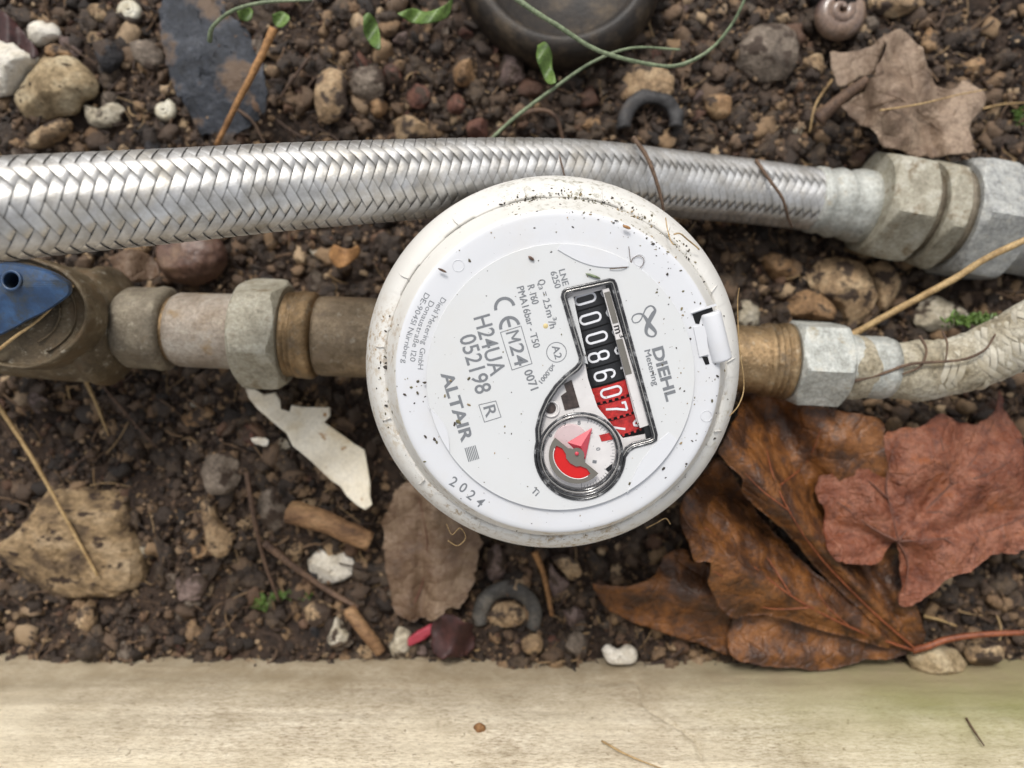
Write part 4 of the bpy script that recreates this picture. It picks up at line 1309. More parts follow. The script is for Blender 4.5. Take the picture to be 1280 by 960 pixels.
# ribbon shaped emblem
emb = [(830, 440, 9), (845, 412, 10), (880, 398, 12), (915, 404, 16), (945, 440, 26), (975, 490, 34), (1003, 520, 30), (1022, 548, 20), (1012, 574, 14), (985, 580, 13), (955, 566, 18), (944, 535, 26), (955, 490, 34), (975, 445, 34), (1000, 400, 34), (1016, 370, 22), (1000, 342, 14), (975, 336, 12), (945, 355, 12), (925, 395, 10), (905, 440, 9), (880, 466, 9), (845, 468, 9)]
ec = catmull([(660 + a / 6.4, 330 + b / 6.4, c / 6.4) for a, b, c in emb + emb[:1]], 5)[:-1]
h_ = [0] * len(ec)
parts = []
q = np.array([P(a, b, Z1) for a, b, _ in ec])
V2, Fc = ribbon2(q, ec[:, 2] / KM, True)
zc = np.tile(Z1 + 0.0045 + 0.0012 * np.sin(np.linspace(0, 2 * np.pi, len(ec), endpoint=False)), 2)
mk("printed_emblem", loc(np.concatenate([V2, zc[:, None]], 1)), Fc, MAT['ink'], plate, smooth=False)
lathe_m("dried_drop", [(3.2 / KM, Z1), (2.8 / KM, Z1 + 0.006), (0.001, Z1 + 0.012)], MAT['yellowish'], plate, 20, center=P(682, 407.5, Z1))
for a, b in [(799, 325), (883, 520), (573, 332)]:
    mk("moulding_ring", *loop_tube(loc(np.array([(x, y, 0.004) for x, y in circ(P(a, b, 0), 7 / KM, 32)])), 0.010, 6), MAT['cover'], cover)

# dirt specks on the meter, as tiny crumbs
def meter_h(r):
    pr = [(0, Z1), (3.33, Z1), (3.36, 0.0), (RC - 0.05, -0.0), (RC, -0.03), (RC + 0.05, -0.09), (RC + 0.14, -0.35), (RC + 0.30, -0.75), (4.50, -0.83), (4.72, -1.05), (4.88, -1.33), (5.0, -1.62)]
    return np.interp(r, [a for a, _ in pr], [b for _, b in pr])
def specks():
    tv, tf = ICO0
    pts = []
    def add(px_, py_, s_, h=None):
        q = P(px_, py_, 0.05)
        for _ in range(4):
            rq = np.linalg.norm(q); hh = float(meter_h(rq)); q = P(px_, py_, hh)
        if np.linalg.norm(q) < 4.98: pts.append((q[0], q[1], hh, s_))
    for _ in range(520):        # moss streak round the top
        t = rng.random(); a = math.radians(-108 + 68 * t + rng.normal() * 2); r = 212 + rng.normal() * 8
        add(693 + r * math.cos(a), 462 + r * math.sin(a), 0.012 + 0.035 * rng.random() ** 3)
    for _ in range(70):         # left side grime
        add(480 + rng.normal() * 7, 470 + rng.normal() * 45, 0.012 + 0.04 * rng.random() ** 3)
    for a, b, s_ in [(476, 453, .05), (484, 459, .09), (474, 460, .04), (486, 488, .06), (491, 515, .05), (522, 477, .05), (514, 484, .045), (522, 491, .045), (531, 478, .06), (529, 502, .025), (518, 504, .03), (506, 493, .05),
                     (556, 495, .045), (586, 506, .05), (563, 476, .05), (532, 546, .055), (543, 549, .055), (546, 553, .05), (531, 577, .04), (573, 527, .08), (568, 530, .05), (586, 473, .05), (631, 533, .03), (834, 343, .055), (854, 364, .035), (852, 386, .04), (862, 424, .05), (893, 392, .03), (895, 403, .03), (890, 501, .055), (838, 545, .035), (893, 548, .05), (871, 542, .03), (829, 586, .05), (832, 597, .03), (858, 580, .04), (857, 583, .03), (897, 470, .05), (905, 463, .05), (587, 326, .05), (810, 582, .03), (851, 554, .05), (829, 551, .04), (865, 551, .03), (787, 604, .04), (749, 617, .03), (646, 663, .03), (740, 312, .03), (614, 291, .03), (668, 285, .025), (716, 284, .03), (701, 257, .06), (708, 252, .04), (663, 254, .07), (648, 260, .06), (649, 263, .05), (772, 262, .05), (765, 248, .06), (789, 271, .05), (814, 296, .045), (795, 277, .05)]:
        add(a, b, s_)
    for _ in range(230):
        a = rng.random() * 2 * math.pi; r = 231 * math.sqrt(rng.random())
        add(691 + r * math.cos(a), 458 + r * math.sin(a), 0.008 + 0.018 * rng.random() ** 2)
    for _ in range(60):
        add(860 + rng.normal() * 22, 430 + rng.normal() * 60, 0.010 + 0.025 * rng.random() ** 2)
    parts = []
    V, Fc = [], []
    for k, (x, y, h, s_) in enumerate(pts):
        Qm, _ = np.linalg.qr(rng.normal(size=(3, 3)))
        v = (tv * (1 + 0.6 * (rng.random((12, 1)) - 0.5)) * np.array([1.2, 0.7, 0.6]) * s_) @ Qm.T
        v[:, 2] *= 0.5
        V.append(v + np.array([x, y, h + s_ * 0.2])); Fc.append(tf + 12 * k)
    m = M("dirt_specks"); g = m.node("ShaderNodeNewGeometry")
    c = m.ramp(g.outputs['Random Per Island'], [(0, (36, 31, 27)), (0.4, (62, 53, 43)), (0.75, (104, 98, 68)), (1.0, (156, 134, 102))])
    o = mk("dirt_specks", loc(np.concatenate(V)), np.concatenate(Fc), m.done(c, 0.7), None, smooth=False)
    tag(o, "tiny dark soil specks and moss crumbs sprinkled over the white meter", "dirt", kind='stuff')
specks()

# ------------------------------------------------------------------ stones, shells, debris
def slab(name, outline, th, mat, z=None, rough=0.05, seed=0, dome=0.55, label=None, cat='stone', nring=16, nang=110, freq=1.3, flat_noise=0.1, smooth=True, dz=0.0, facets=7):
    """a stone from its own outline: star-shaped rings, domed top and rounded rim"""
    o2 = catmull([(a, b, 0) for a, b in outline + outline[:1]], 10)[:-1, :2]
    c = o2.mean(0)
    if z is None:
        w = on_ground(c[0], c[1]); z = w[2] + th * 0.15 + 0.22 + dz
    ang = np.arctan2(o2[:, 1] - c[1], o2[:, 0] - c[0])
    rad = np.linalg.norm(o2 - c, axis=1)
    order = np.argsort(ang)
    A = np.linspace(-math.pi, math.pi, nang, endpoint=False)
    Rr = np.interp(A, ang[order], rad[order], period=2 * math.pi)
    V = []
    prof = [(t, (1 - t ** 2.6) ** dome) for t in np.linspace(0.06, 1, nring)]
    prof += [(0.97, -0.25), (0.86, -0.6), (0.5, -0.9)]
    for t, h in prof:
        for a, r in zip(A, Rr):
            q = W(c[0] + math.cos(a) * r * t, c[1] + math.sin(a) * r * t, z)
            V.append((q[0], q[1], z + h * th))
    V.append((*W(c[0], c[1], z)[:2], z + th)); V.append((*W(c[0], c[1], z)[:2], z - th))
    V = np.array(V)
    cw = W(c[0], c[1], z)
    dirn = V - cw; dirn /= np.linalg.norm(dirn, axis=1)[:, None] + 1e-9
    V += dirn * (rough * 2.0 * fbm(V * freq, 4, seed + 40))[:, None]
    V[:, 2] += flat_noise * fbm(V * 2.4, 4, seed + 90)
    if facets:                       # broken faces
        r_ = np.random.default_rng(seed + 500)
        ext = np.array([np.abs(V[:, 0] - cw[0]).max(), np.abs(V[:, 1] - cw[1]).max(), th])
        q = (V - cw) / ext
        for _ in range(facets):
            d = r_.normal(size=3) * np.array([0.55, 0.55, 1]); d[2] = abs(d[2]) + 0.35; d /= np.linalg.norm(d)
            h = q @ d
            lim = np.quantile(h, 0.72 + 0.22 * r_.random())
            q = q - np.outer(np.clip(h - lim, 0, 9), d) * 0.85
        V = q * ext + cw
        V += 0.02 * fbm(V * 7, 3, seed + 7)[:, None]
    n = nang
    Fc = grid_faces(len(prof), n, wrap_v=True)
    top, bot = len(prof) * n, len(prof) * n + 1
    for i in range(n):
        j = (i + 1) % n
        Fc.append([top, j, i])
        Fc.append([bot, (len(prof) - 1) * n + i, (len(prof) - 1) * n + j])
    o = mk(name, V, Fc, MAT[mat], smooth=smooth)
    if facets: o.data.set_sharp_from_angle(angle=math.radians(28))
    tag(o, label, cat)
    return o

def polypx(zs, ox, oy, k):
    return [(ox + a / k, oy + b / k) for a, b in zs]

slab("limestone_rock", polypx([(80, 600), (130, 545), (200, 450), (270, 350), (360, 345), (440, 340), (510, 400), (580, 480), (570, 560), (490, 600), (440, 670), (350, 690), (200, 720), (120, 670)], 0, 0, 4.8), 0.75, 'limestone', seed=1, label="large pitted tan limestone near the top left corner with a dark hollow")
slab("chalk_rock", polypx([(-90, 250), (0, 250), (100, 265), (150, 310), (225, 345), (225, 390), (160, 425), (130, 470), (60, 540), (0, 570), (-90, 560)], 0, 0, 4.8), 0.7, 'chalk', seed=2, label="chalky white porous rock cut by the left edge of the photo", freq=2.2, dz=0.2)
slab("chalk_chip", polypx([(155, 185), (215, 130), (320, 135), (355, 210), (290, 255), (225, 280), (185, 240)], 0, 0, 4.8), 0.4, 'chalk', seed=3, label="small angular white chip above the pitted tan limestone", cat='stone chip')
slab("ochre_stone", polypx([(270, 290), (320, 268), (400, 300), (440, 345), (370, 358), (300, 340)], 0, 0, 4.8), 0.3, 'ochre', seed=4, label="flat ochre stone tucked against the top of the pitted limestone", dz=0.3)
slab("tan_stone", polypx([(135, 880), (190, 820), (300, 750), (400, 710), (430, 760), (350, 840), (220, 890)], 0, 0, 4.8), 0.45, 'tan', seed=5, label="long tan stone below the pitted limestone, just above the braided hose")
slab("white_clinker", polypx([(500, 620), (560, 640), (600, 670), (690, 620), (750, 660), (700, 730), (610, 770), (530, 740)], 0, 0, 4.8), 0.4, 'cream', seed=6, label="notched off-white stone right of the pitted limestone")
slab("brown_flat_stone", polypx([(760, 260), (880, 240), (960, 280), (990, 360), (940, 430), (860, 400), (780, 330)], 0, 0, 4.8), 0.4, 'grey-brown', seed=7, label="dull brown flat stone left of the slate shard")
slab("charcoal_lump", polypx([(560, 260), (650, 240), (740, 300), (720, 380), (640, 440), (580, 350)], 0, 0, 4.8), 0.45, 'charcoal', seed=8, label="blue-black lump between white chip and slate shard", cat='charcoal')
slab("sandstone_rock", polypx([(150, 500), (190, 430), (290, 435), (410, 440), (480, 490), (500, 600), (540, 700), (520, 790), (400, 830), (220, 835), (130, 800), (0, 690), (-40, 650), (60, 600)], 0, 460, 2.909), 0.95, 'sandstone', seed=9, label="largest rock, rough banded sandstone slab at lower left under a straw", dome=0.4, flat_noise=0.28, rough=0.09, nring=30, nang=180)
for i, (pts, mt, th, lb) in enumerate([
    ([(948, 322), (972, 314), (998, 330), (990, 356), (968, 350)], 'ochre', 0.5, "angular ochre stone right of the meter under the braided hose"),
    ([(1004, 340), (1030, 322), (1068, 326), (1088, 352), (1090, 385), (1062, 412), (1048, 390), (1018, 366)], 'tan', 0.8, "long bent tan stone below the ferrule, biggest between the two hoses"),
    ([(980, 372), (1010, 363), (1040, 378), (1040, 400), (1000, 398), (984, 388)], 'ochre', 0.5, "smooth ochre stone directly above the pale outlet nut"),
    ([(1082, 330), (1108, 325), (1126, 350), (1128, 380), (1100, 386), (1092, 360)], 'tan', 0.5, "tan stone beneath the first big coupling nut"),
    ([(1140, 392), (1165, 372), (1200, 384), (1208, 402), (1180, 414), (1150, 410)], 'cream', 0.5, "pale cream stone above the muddy hose by green moss"),
    ([(914, 380), (935, 372), (952, 380), (954, 402), (930, 410), (914, 400)], 'cream', 0.4, "cream stone pressed between meter rim and brass adapter"),
    ([(1132, 820), (1160, 806), (1196, 812), (1208, 832), (1180, 844), (1145, 840)], 'limestone', 0.6, "sandy limestone resting on the timber edge below the brown leaf"),
    ([(1204, 810), (1225, 800), (1250, 808), (1246, 828), (1215, 832)], 'tan', 0.4, "ribbed tan stone right of the sandy limestone on the timber edge"),
    ([(386, 700), (400, 686), (425, 684), (441, 700), (436, 722), (405, 732), (390, 718)], 'chalk', 0.4, "cream chip with brown grain below the brown stick, lower left"),
    ([(250, 590), (262, 570), (285, 566), (300, 590), (290, 614), (262, 616)], 'grey-brown', 0.5, "round grey-brown stone above centre of lower left soil"),
    ([(252, 630), (262, 624), (275, 650), (290, 672), (285, 690), (268, 695), (256, 672)], 'tan', 0.35, "tapering tan stone below the round grey-brown one"),
    ([(330, 600), (350, 615), (360, 650), (340, 665), (322, 640)], 'grey-brown', 0.4, "dull triangular stone beside the brown twig"),
    ([(220, 720), (245, 716), (262, 728), (250, 750), (225, 748)], 'pinkish-grey', 0.35, "pinkish-grey stone touching lower right of the sandstone rock"),
    ([(98, 765), (112, 752), (122, 768), (116, 786), (102, 784)], 'tan', 0.3, "small tan stone just under the sandstone rock"),
    ([(380, 760), (395, 750), (415, 758), (412, 778), (392, 784)], 'tan', 0.4, "blocky tan stone between the twig and wood chunk, lower left"),
    ([(225, 520), (245, 505), (268, 515), (262, 530), (238, 535)], 'ochre', 0.3, "flat ochre stone under the pipe sleeve, below it"),
    ([(420, 770), (440, 792), (428, 806), (410, 800)], 'cream', 0.3, "cream pebble left of the short wood chunk"),
    ([(485, 805), (500, 785), (520, 800), (515, 818), (495, 822)], 'cream', 0.35, "dusty cream pebble beside the pink scrap"),
    ([(436, 105), (445, 86), (468, 82), (482, 96), (480, 118), (462, 126), (443, 120)], 'grey-brown', 0.5, "round grey-brown pebble above the hose, left of the red pebble"),
    ([(478, 92), (488, 80), (500, 88), (500, 104), (486, 108)], 'reddish-brown', 0.4, "brick red pebble above the hose touching the round grey one"),
    ([(461, 130), (473, 122), (484, 130), (482, 142), (468, 146)], 'ochre', 0.3, "small orange pebble under the brick red pebble"),
    ([(564, 86), (574, 70), (592, 74), (598, 92), (588, 106), (570, 104)], 'ochre', 0.5, "rust orange pebble above the hose, below the pot"),
    ([(506, 118), (520, 106), (536, 114), (536, 130), (518, 134)], 'reddish-brown', 0.35, "dull red pebble left of two others above the hose"),
    ([(558, 126), (572, 118), (584, 128), (580, 142), (562, 140)], 'reddish-brown', 0.35, "maroon pebble below the rust orange pebble"),
    ([(580, 158), (595, 146), (610, 154), (608, 172), (588, 174)], 'reddish-brown', 0.35, "wine red pebble against the upper edge of the hose"),
    ([(624, 80), (636, 62), (652, 72), (656, 95), (642, 108), (626, 100)], 'pinkish-grey', 0.5, "egg shaped purplish pebble below the dark pot"),
    ([(778, 92), (800, 80), (836, 90), (838, 120), (802, 128), (776, 120)], 'tan', 0.4, "square tan stone under the curving green stem"),
    ([(882, 122), (895, 116), (912, 122), (914, 142), (898, 150), (884, 140)], 'ochre', 0.45, "ochre pebble right of the green stem, over the hose"),
    ([(918, 60), (950, 30), (985, 34), (1000, 60), (985, 95), (945, 100), (922, 85)], 'grey-brown', 0.6, "large grey-brown lump left of the snail shell"),
    ([(395, 95), (412, 84), (430, 95), (434, 130), (420, 155), (400, 150), (394, 120)], 'tan', 0.4, "upright tan stone with a dark nick, right of the straws at top"),
    ([(490, 152), (510, 146), (532, 155), (536, 172), (500, 176)], 'tan', 0.35, "flat tan stone half under the top of the hose"),
    ([(1150, 60), (1162, 36), (1172, 44), (1170, 62), (1158, 68)], 'ochre', 0.3, "little ochre stone on the right of the pale leaf top"),
    ([(1206, 78), (1222, 72), (1233, 82), (1222, 96), (1210, 92)], 'ochre', 0.35, "orange grit stone beyond the pale leaf's right lobe"),
    ([(1080, 0), (1110, -12), (1150, -8), (1152, 12), (1115, 20), (1090, 14)], 'tan', 0.5, "tan stone cut by the top edge right of the snail"),
    ([(690, 700), (706, 692), (722, 700), (728, 716), (714, 728), (704, 716)], 'tan', 0.3, "pitted tan chip below the meter's bottom rim"),
    ([(608, 690), (622, 682), (634, 700), (630, 726), (616, 730), (608, 712)], 'pinkish-grey', 0.4, "grooved pinkish stone above the weathered ring"),
    ([(686, 700), (700, 716), (712, 730), (700, 750), (686, 735)], 'pinkish-grey', 0.35, "mauve stone left of the brown leaf tip"),
    ([(700, 762), (716, 756), (732, 766), (728, 780), (708, 782)], 'pinkish-grey', 0.35, "pale pink stone right of the weathered ring"),
    ([(650, 800), (664, 792), (678, 798), (676, 814), (656, 816)], 'tan', 0.35, "tan pebble by the timber, below the weathered ring"),
    ([(704, 800), (722, 790), (738, 804), (728, 822), (708, 818)], 'grey-brown', 0.35, "olive grey pebble left of the white bean stone"),
]):
    slab("loose_stone", pts, th, mt, seed=20 + i, label=lb, dz=(0.7 if 'timber edge' in lb else 0.0), rough=0.07, freq=1.8, flat_noise=0.14, nring=12, nang=72)
slab("slate_shard", polypx([(560, -30), (760, -30), (880, 60), (960, 250), (970, 400), (880, 500), (790, 520), (720, 500), (680, 400), (640, 330), (600, 200)], 0, 0, 2.909), 0.35, 'slate', seed=70, label="big blue-grey slate shard standing out beside the orange stick, top left", dome=0.25, flat_noise=0.22, dz=0.32, rough=0.09, cat='slate')
slab("bean_stone", [(752, 812), (760, 806), (772, 811), (785, 806), (796, 812), (794, 826), (776, 831), (758, 828)], 0.3, 'chalk', seed=72, facets=0, label="white bean shaped stone at the timber's edge below the meter", dz=0.3)
slab("pink_scrap", [(505, 802), (520, 790), (545, 777), (549, 784), (530, 799), (510, 808)], 0.15, 'pink', seed=73, label="bright pink plastic scrap near the timber, lower centre", cat='scrap', dz=0.3)
slab("white_fleck", [(392, 62 + 486), (312, 548), (326, 546), (340, 552), (336, 558), (318, 556)][1:], 0.08, 'chalk', seed=74, label="tiny white fleck left of the long cream shard", cat='fleck', dz=0.4)
slab("brown_bulb", [(200, 310), (215, 296), (262, 292), (282, 312), (276, 340), (250, 356), (215, 352), (200, 335)], 0.9, 'chestnut', seed=75, facets=3, label="rounded chestnut brown husk below the hose, above the pipe sleeve", cat='husk', dz=0.4)

def ring_thing(name, c, r, rt, mat, label, cat, a0=0, a1=360, dz=0.1, sq=0.6):
    w = on_ground(*c)
    k = F / (CAMZ - w[2])
    n = 60
    A = np.radians(np.linspace(a0, a1, n))
    C = np.array([w + np.array([r / k * math.cos(t), r / k * math.sin(t), dz]) for t in A])
    V, Fc = tube_mesh(C, rt / k, 12)
    V[:, 2] = (V[:, 2] - w[2] - dz) * sq + w[2] + dz
    V += 0.09 * fbm(V * 2.5, 4, 6)[:, None]
    tag(mk(name, V, Fc, MAT[mat]), label, cat)
ring_thing("rubber_ring", (810, 160), 32, 9, 'rubber', "dark rubber ring half buried behind the top of the hose", "ring", -10, 190, 0.55)
ring_thing("weathered_ring", (634, 768), 33, 10, 'ringgrey', "weathered grey ring half buried between meter and timber", "ring", -30, 200, 0.12)
slab("ring_core_stone", [(612, 768), (622, 756), (640, 752), (654, 762), (656, 776), (636, 784), (616, 782)], 0.35, 'tan', seed=77, label="tan stone sitting inside the weathered grey ring")

def snail(name, c, r, mat, label, turns=2.6, z=None, tiltv=(0.2, -0.3)):
    w = on_ground(*c)
    if z is not None: w = W(c[0], c[1], z)
    k = F / (CAMZ - w[2]); R = r / k
    n = 110
    t = np.linspace(0, 1, n)
    a = t * turns * 2 * np.pi
    rr = R * 0.60 * (0.12 + 0.88 * t)
    C = np.stack([rr * np.cos(a) * (1 - 0.0 * t), rr * np.sin(a), R * 0.55 * (1 - t)], 1) * np.array([1, 1, 1])
    C += w + np.array([0, 0, R * 0.35])
    th = R * 0.44 * (0.15 + 0.85 * t)
    V, Fc = tube_mesh(C, th, 20)
    t_ = thing(name, label, "snail shell", w)
    mk("whorl", V, Fc, MAT[mat], t_)
    e = C[-1]; d = C[-1] - C[-2]; d /= np.linalg.norm(d)
    mk("aperture", *tube_mesh([e - d * 0.01, e + d * 0.02], th[-1] * 0.8, 20), MAT['dark'], t_)
    return t_, w, R
snail("snail_shell", (167, 19), 17, 'shell', "small cream snail shell with a spiral at the top left")
snail("snail_shell", (209, 141), 15, 'shell', "dull cream snail shell between the slate shard and the hose", 2.2)
big_snail = snail("snail_shell", (1037, 28), 40, 'snail', "big brownish purple snail shell at the top edge, over the pale leaf", 2.4)

sn_, sw_, sR_ = big_snail
mv, mf = ICO2
mk("shell_mouth", mv * np.array([0.42, 0.34, 0.16]) * sR_ + sw_ + np.array([0.10 * sR_, 0.42 * sR_, 0.80 * sR_]), mf, MAT['dark'], sn_)
# ------------------------------------------------------------------ leaves
def in_poly(pts, poly):
    x, y = pts[:, 0], pts[:, 1]
    inside = np.zeros(len(pts), bool)
    n = len(poly)
    for i in range(n):
        x1, y1 = poly[i]; x2, y2 = poly[(i + 1) % n]
        c = ((y1 > y) != (y2 > y))
        xi = (x2 - x1) * (y - y1) / ((y2 - y1) if y2 != y1 else 1e-9) + x1
        inside ^= c & (x < xi)
    return inside
def sheet(name, outline, zfun, mat, parent=None, step=4.5, th=0.03, wob=0.8, seed=0, crumple=0.06, origin=None, smooth_outline=True):
    o2 = catmull([(a, b, 0) for a, b in outline + outline[:1]], 7)[:-1, :2] if smooth_outline else np.array(outline, float)
    o2 = o2 + wob * np.stack([fbm(np.stack([o2[:, 0] * 0.11, o2[:, 1] * 0.11, o2[:, 0] * 0 + seed], 1), 3, 1), fbm(np.stack([o2[:, 0] * 0.11, o2[:, 1] * 0.11, o2[:, 0] * 0 + seed + 9], 1), 3, 2)], 1) * 3
    gx, gy = np.meshgrid(np.arange(o2[:, 0].min(), o2[:, 0].max(), step), np.arange(o2[:, 1].min(), o2[:, 1].max(), step))
    g = np.stack([gx.ravel(), gy.ravel()], 1) + rng.normal(size=(gx.size, 2)) * step * 0.15
    g = g[in_poly(g, o2)]
    n = len(o2)
    vs = [Vector(p) for p in o2] + [Vector(p) for p in g]
    res = delaunay_2d_cdt(vs, [(i, (i + 1) % n) for i in range(n)], [list(range(n))], 1, 1e-4)
    pv = np.array([tuple(v) for v in res[0]]); Fc = [list(f) for f in res[2]]
    z = zfun(pv[:, 0], pv[:, 1])
    k = (CAMZ - z) / F
    V = np.stack([(pv[:, 0] - 640) * k, (480 - pv[:, 1]) * k, z], 1)
    V[:, 2] += crumple * fbm(V * 1.1 + seed, 4, seed + 3) * 2
    m = len(V)
    Vb = V.copy(); Vb[:, 2] -= th
    # boundary edges
    from collections import Counter
    cnt = Counter()
    for f in Fc:
        for i in range(len(f)):
            a, b = f[i], f[(i + 1) % len(f)]
            cnt[(min(a, b), max(a, b))] += 1
    F2 = [f[::-1] for f in Fc] if len(Fc) and np.cross(V[Fc[0][1]] - V[Fc[0][0]], V[Fc[0][2]] - V[Fc[0][0]])[2] < 0 else Fc
    out = [list(f) for f in F2] + [[i + m for i in f[::-1]] for f in F2]
    for (a, b), c in cnt.items():
        if c == 1: out.append([a, b, b + m, a + m])
    return mk(name, np.concatenate([V, Vb]), out, mat, parent, origin=origin)

tag(sheet("white_shard", polypx([(890, 72), (925, 74), (962, 98), (1000, 88), (1022, 118), (1024, 152), (1052, 160), (1062, 134), (1100, 140), (1200, 142), (1198, 172), (1180, 196), (1232, 232), (1290, 280), (1322, 300), (1336, 380), (1345, 420), (1342, 470), (1352, 500), (1328, 515), (1300, 500), (1262, 470), (1236, 430), (1205, 408), (1180, 385), (1120, 330), (1062, 285), (1040, 240), (990, 195), (940, 150), (905, 112)], 0, 460, 2.909),
    lambda a, b: 0.25 + 0.18 * np.sin(a * 0.03 + b * 0.05) - 0.0012 * (b - 560), MAT['eggshell'], th=0.11, wob=0.7, seed=5, crumple=0.05, smooth_outline=False), "long jagged cream white shard below the union nut", "shard")
BASE = (1148.6, 815.7)
def tri(x): return 2 * np.abs(x - np.floor(x + 0.5))
def zk(x, y, w):
    return x
z4 = lambda pts: polypx(pts, 700, 460, 2.207)
leafA = thing("maple_leaf", "large crumpled orange-brown maple leaf folded beside the meter, stalk pointing right", "leaf", W(1000, 700, -1.2))
def fan(px, py):
    ang = np.degrees(np.arctan2(BASE[1] - py, BASE[0] - px)); r = np.hypot(px - BASE[0], py - BASE[1]) / 300
    return ang, r
def zL1(px, py):
    a, r = fan(px, py)          # ridge line near 52 deg, valley at 40
    base = -0.1 + 1.4 * np.clip(r, 0, 1.2)
    return base + 1.3 * np.clip(r, 0.1, 1) * np.exp(-((a - 47) / 5.0) ** 2) - 0.9 * np.exp(-((a - 58) / 5) ** 2) * np.clip(r, 0, 1) + 0.25 * np.sin(r * 9)
def zL2(px, py):
    a, r = fan(px, py)
    base = 0.0 + 1.0 * np.clip(r, 0, 1.2)
    return base + 1.2 * np.clip(r, 0.1, 1) * np.exp(-((a - 24) / 7) ** 2) - 1.1 * np.clip((a - 34) / 8, 0, 1) * np.clip(r, 0, 1) - 0.5 * np.clip((12 - a) / 6, 0, 1) * r
def zL3(px, py):
    a, r = fan(px, py)
    return -0.15 + 0.35 * r + 0.5 * np.clip((5 - a) / 6, 0, 1) * r
def zL4(px, py):
    return -0.45 + 0.5 * np.exp(-((py - (740 + (px - 840) * 0.15)) / 22) ** 2) + 0.002 * (px - 740)
sheet("leaf_lobe", z4([(90, 595), (150, 600), (200, 598), (255, 575), (290, 515), (345, 500), (365, 532), (415, 545), (445, 640), (475, 700), (468, 788), (430, 780), (300, 735), (200, 702), (140, 672), (112, 640)]), zL4, MAT['brownleaf'], leafA, seed=1)
sheet("leaf_lobe", z4([(480, 680), (462, 740), (470, 790), (510, 812), (560, 822), (640, 826), (700, 836), (770, 826), (840, 806), (900, 804), (960, 780), (800, 738), (640, 690)]), zL3, MAT['brownleaf'], leafA, seed=2)
sheet("leaf_lobe", z4([(990, 785), (900, 725), (800, 640), (700, 560), (600, 465), (545, 400), (500, 330), (440, 250), (405, 285), (345, 350), (330, 420), (352, 480), (372, 530), (415, 540), (412, 600), (440, 655), (482, 690), (560, 682), (640, 700), (800, 745), (930, 777)]), zL2, MAT['brownleaf'], leafA, seed=3, crumple=0.16)
sheet("leaf_lobe", z4([(992, 786), (1002, 720), (985, 660), (960, 560), (950, 400), (900, 250), (890, 150), (800, 122), (700, 105), (620, 75), (545, 20), (500, 40), (492, 120), (455, 190), (435, 235), (500, 300), (505, 350), (560, 400), (640, 470), (700, 545), (760, 605), (850, 690), (930, 760)]), zL1, MAT['brownleaf'], leafA, seed=4, crumple=0.17)
def sheet_vein(name, pts, zfun, r, mat, parent, lift=0.03):
    q = catmull([(a, b, 0) for a, b in pts], 10)
    z = zfun(q[:, 0], q[:, 1]) + lift
    k = (CAMZ - z) / F
    C = np.stack([(q[:, 0] - 640) * k, (480 - q[:, 1]) * k, z], 1)
    mk(name, *tube_mesh(C, np.linspace(r, r * 0.35, len(C)), 6), mat, parent)
sheet_vein("vein", z4([(985, 780), (850, 660), (700, 500), (600, 330), (560, 180)]), zL1, 0.05, MAT['petiole'], leafA, 0.02)
sheet_vein("vein", z4([(975, 780), (800, 715), (640, 630), (500, 520), (400, 440)]), zL2, 0.05, MAT['petiole'], leafA, 0.02)
for zf, pts in ((zL1, [(700, 480), (760, 400), (800, 300)]), (zL1, [(640, 400), (560, 340), (510, 290)]), (zL1, [(600, 330), (680, 260), (720, 170)]), (zL2, [(700, 660), (600, 665), (500, 650)]), (zL2, [(640, 630), (570, 520), (520, 440)]), (zL2, [(560, 570), (470, 580), (420, 560)]), (zL2, [(800, 715), (740, 660), (700, 600)])):
    sheet_vein("vein", z4(pts), zf, 0.03, MAT['petiole'], leafA, 0.02)
mk("stalk", *tube_mesh(catmull([W(1140, 813, 0.0), W(1160, 808, 0.2), W(1185, 799, 0.3), (W(1230, 793, 0.5)), W(1290, 791, 0.7), W(1340, 795, 0.6)], 8), np.linspace(0.13, 0.08, 41), 10), MAT['petiole'], leafA)

PC = (700 + 932 / 2.207, 460 + 478 / 2.207)
leafB = thing("maple_leaf", "dusty pink maple leaf with radiating veins lying over the right of the brown one", "leaf", W(1150, 640, 0.2))
def zB(px, py):
    a = np.degrees(np.arctan2(PC[1] - py, px - PC[0])); r = np.hypot(px - PC[0], py - PC[1]) / 180
    z = 1.3 - 0.25 * r
    for c in (50, 100, 15, 165, 215):
        z = z - 0.30 * np.clip(r * 2.5, 0, 1) * np.exp(-(((a - c + 180) % 360 - 180) / 9) ** 2) + 0.16 * np.clip(r * 1.5, 0, 1) * np.exp(-(((a - c - 22 + 180) % 360 - 180) / 8) ** 2)
    z -= 0.8 * np.clip(r - 0.7, 0, 1)
    z -= 0.5 * np.clip((a - 150) / 30, 0, 1) * np.clip(r - 0.5, 0, 1)
    return z + 0.16 * np.sin(r * 7 + 0.05 * a)
sheet("leaf_blade", z4([(1212, 62), (1196, 128), (1150, 150), (1110, 152), (1060, 128), (1030, 135), (1000, 160), (930, 170), (890, 185), (862, 238), (830, 225), (795, 245), (788, 280), (740, 292), (713, 305), (706, 350), (728, 392), (722, 440), (740, 505), (775, 535), (830, 542), (885, 530), (932, 480), (938, 540), (940, 600), (935, 650), (965, 655), (1010, 632), (1060, 590), (1130, 560), (1200, 512), (1260, 515), (1330, 480), (1360, 380), (1350, 290), (1280, 220), (1262, 170), (1228, 118)]), zB, MAT['pinkleaf'], leafB, seed=6, crumple=0.12, wob=1.2)
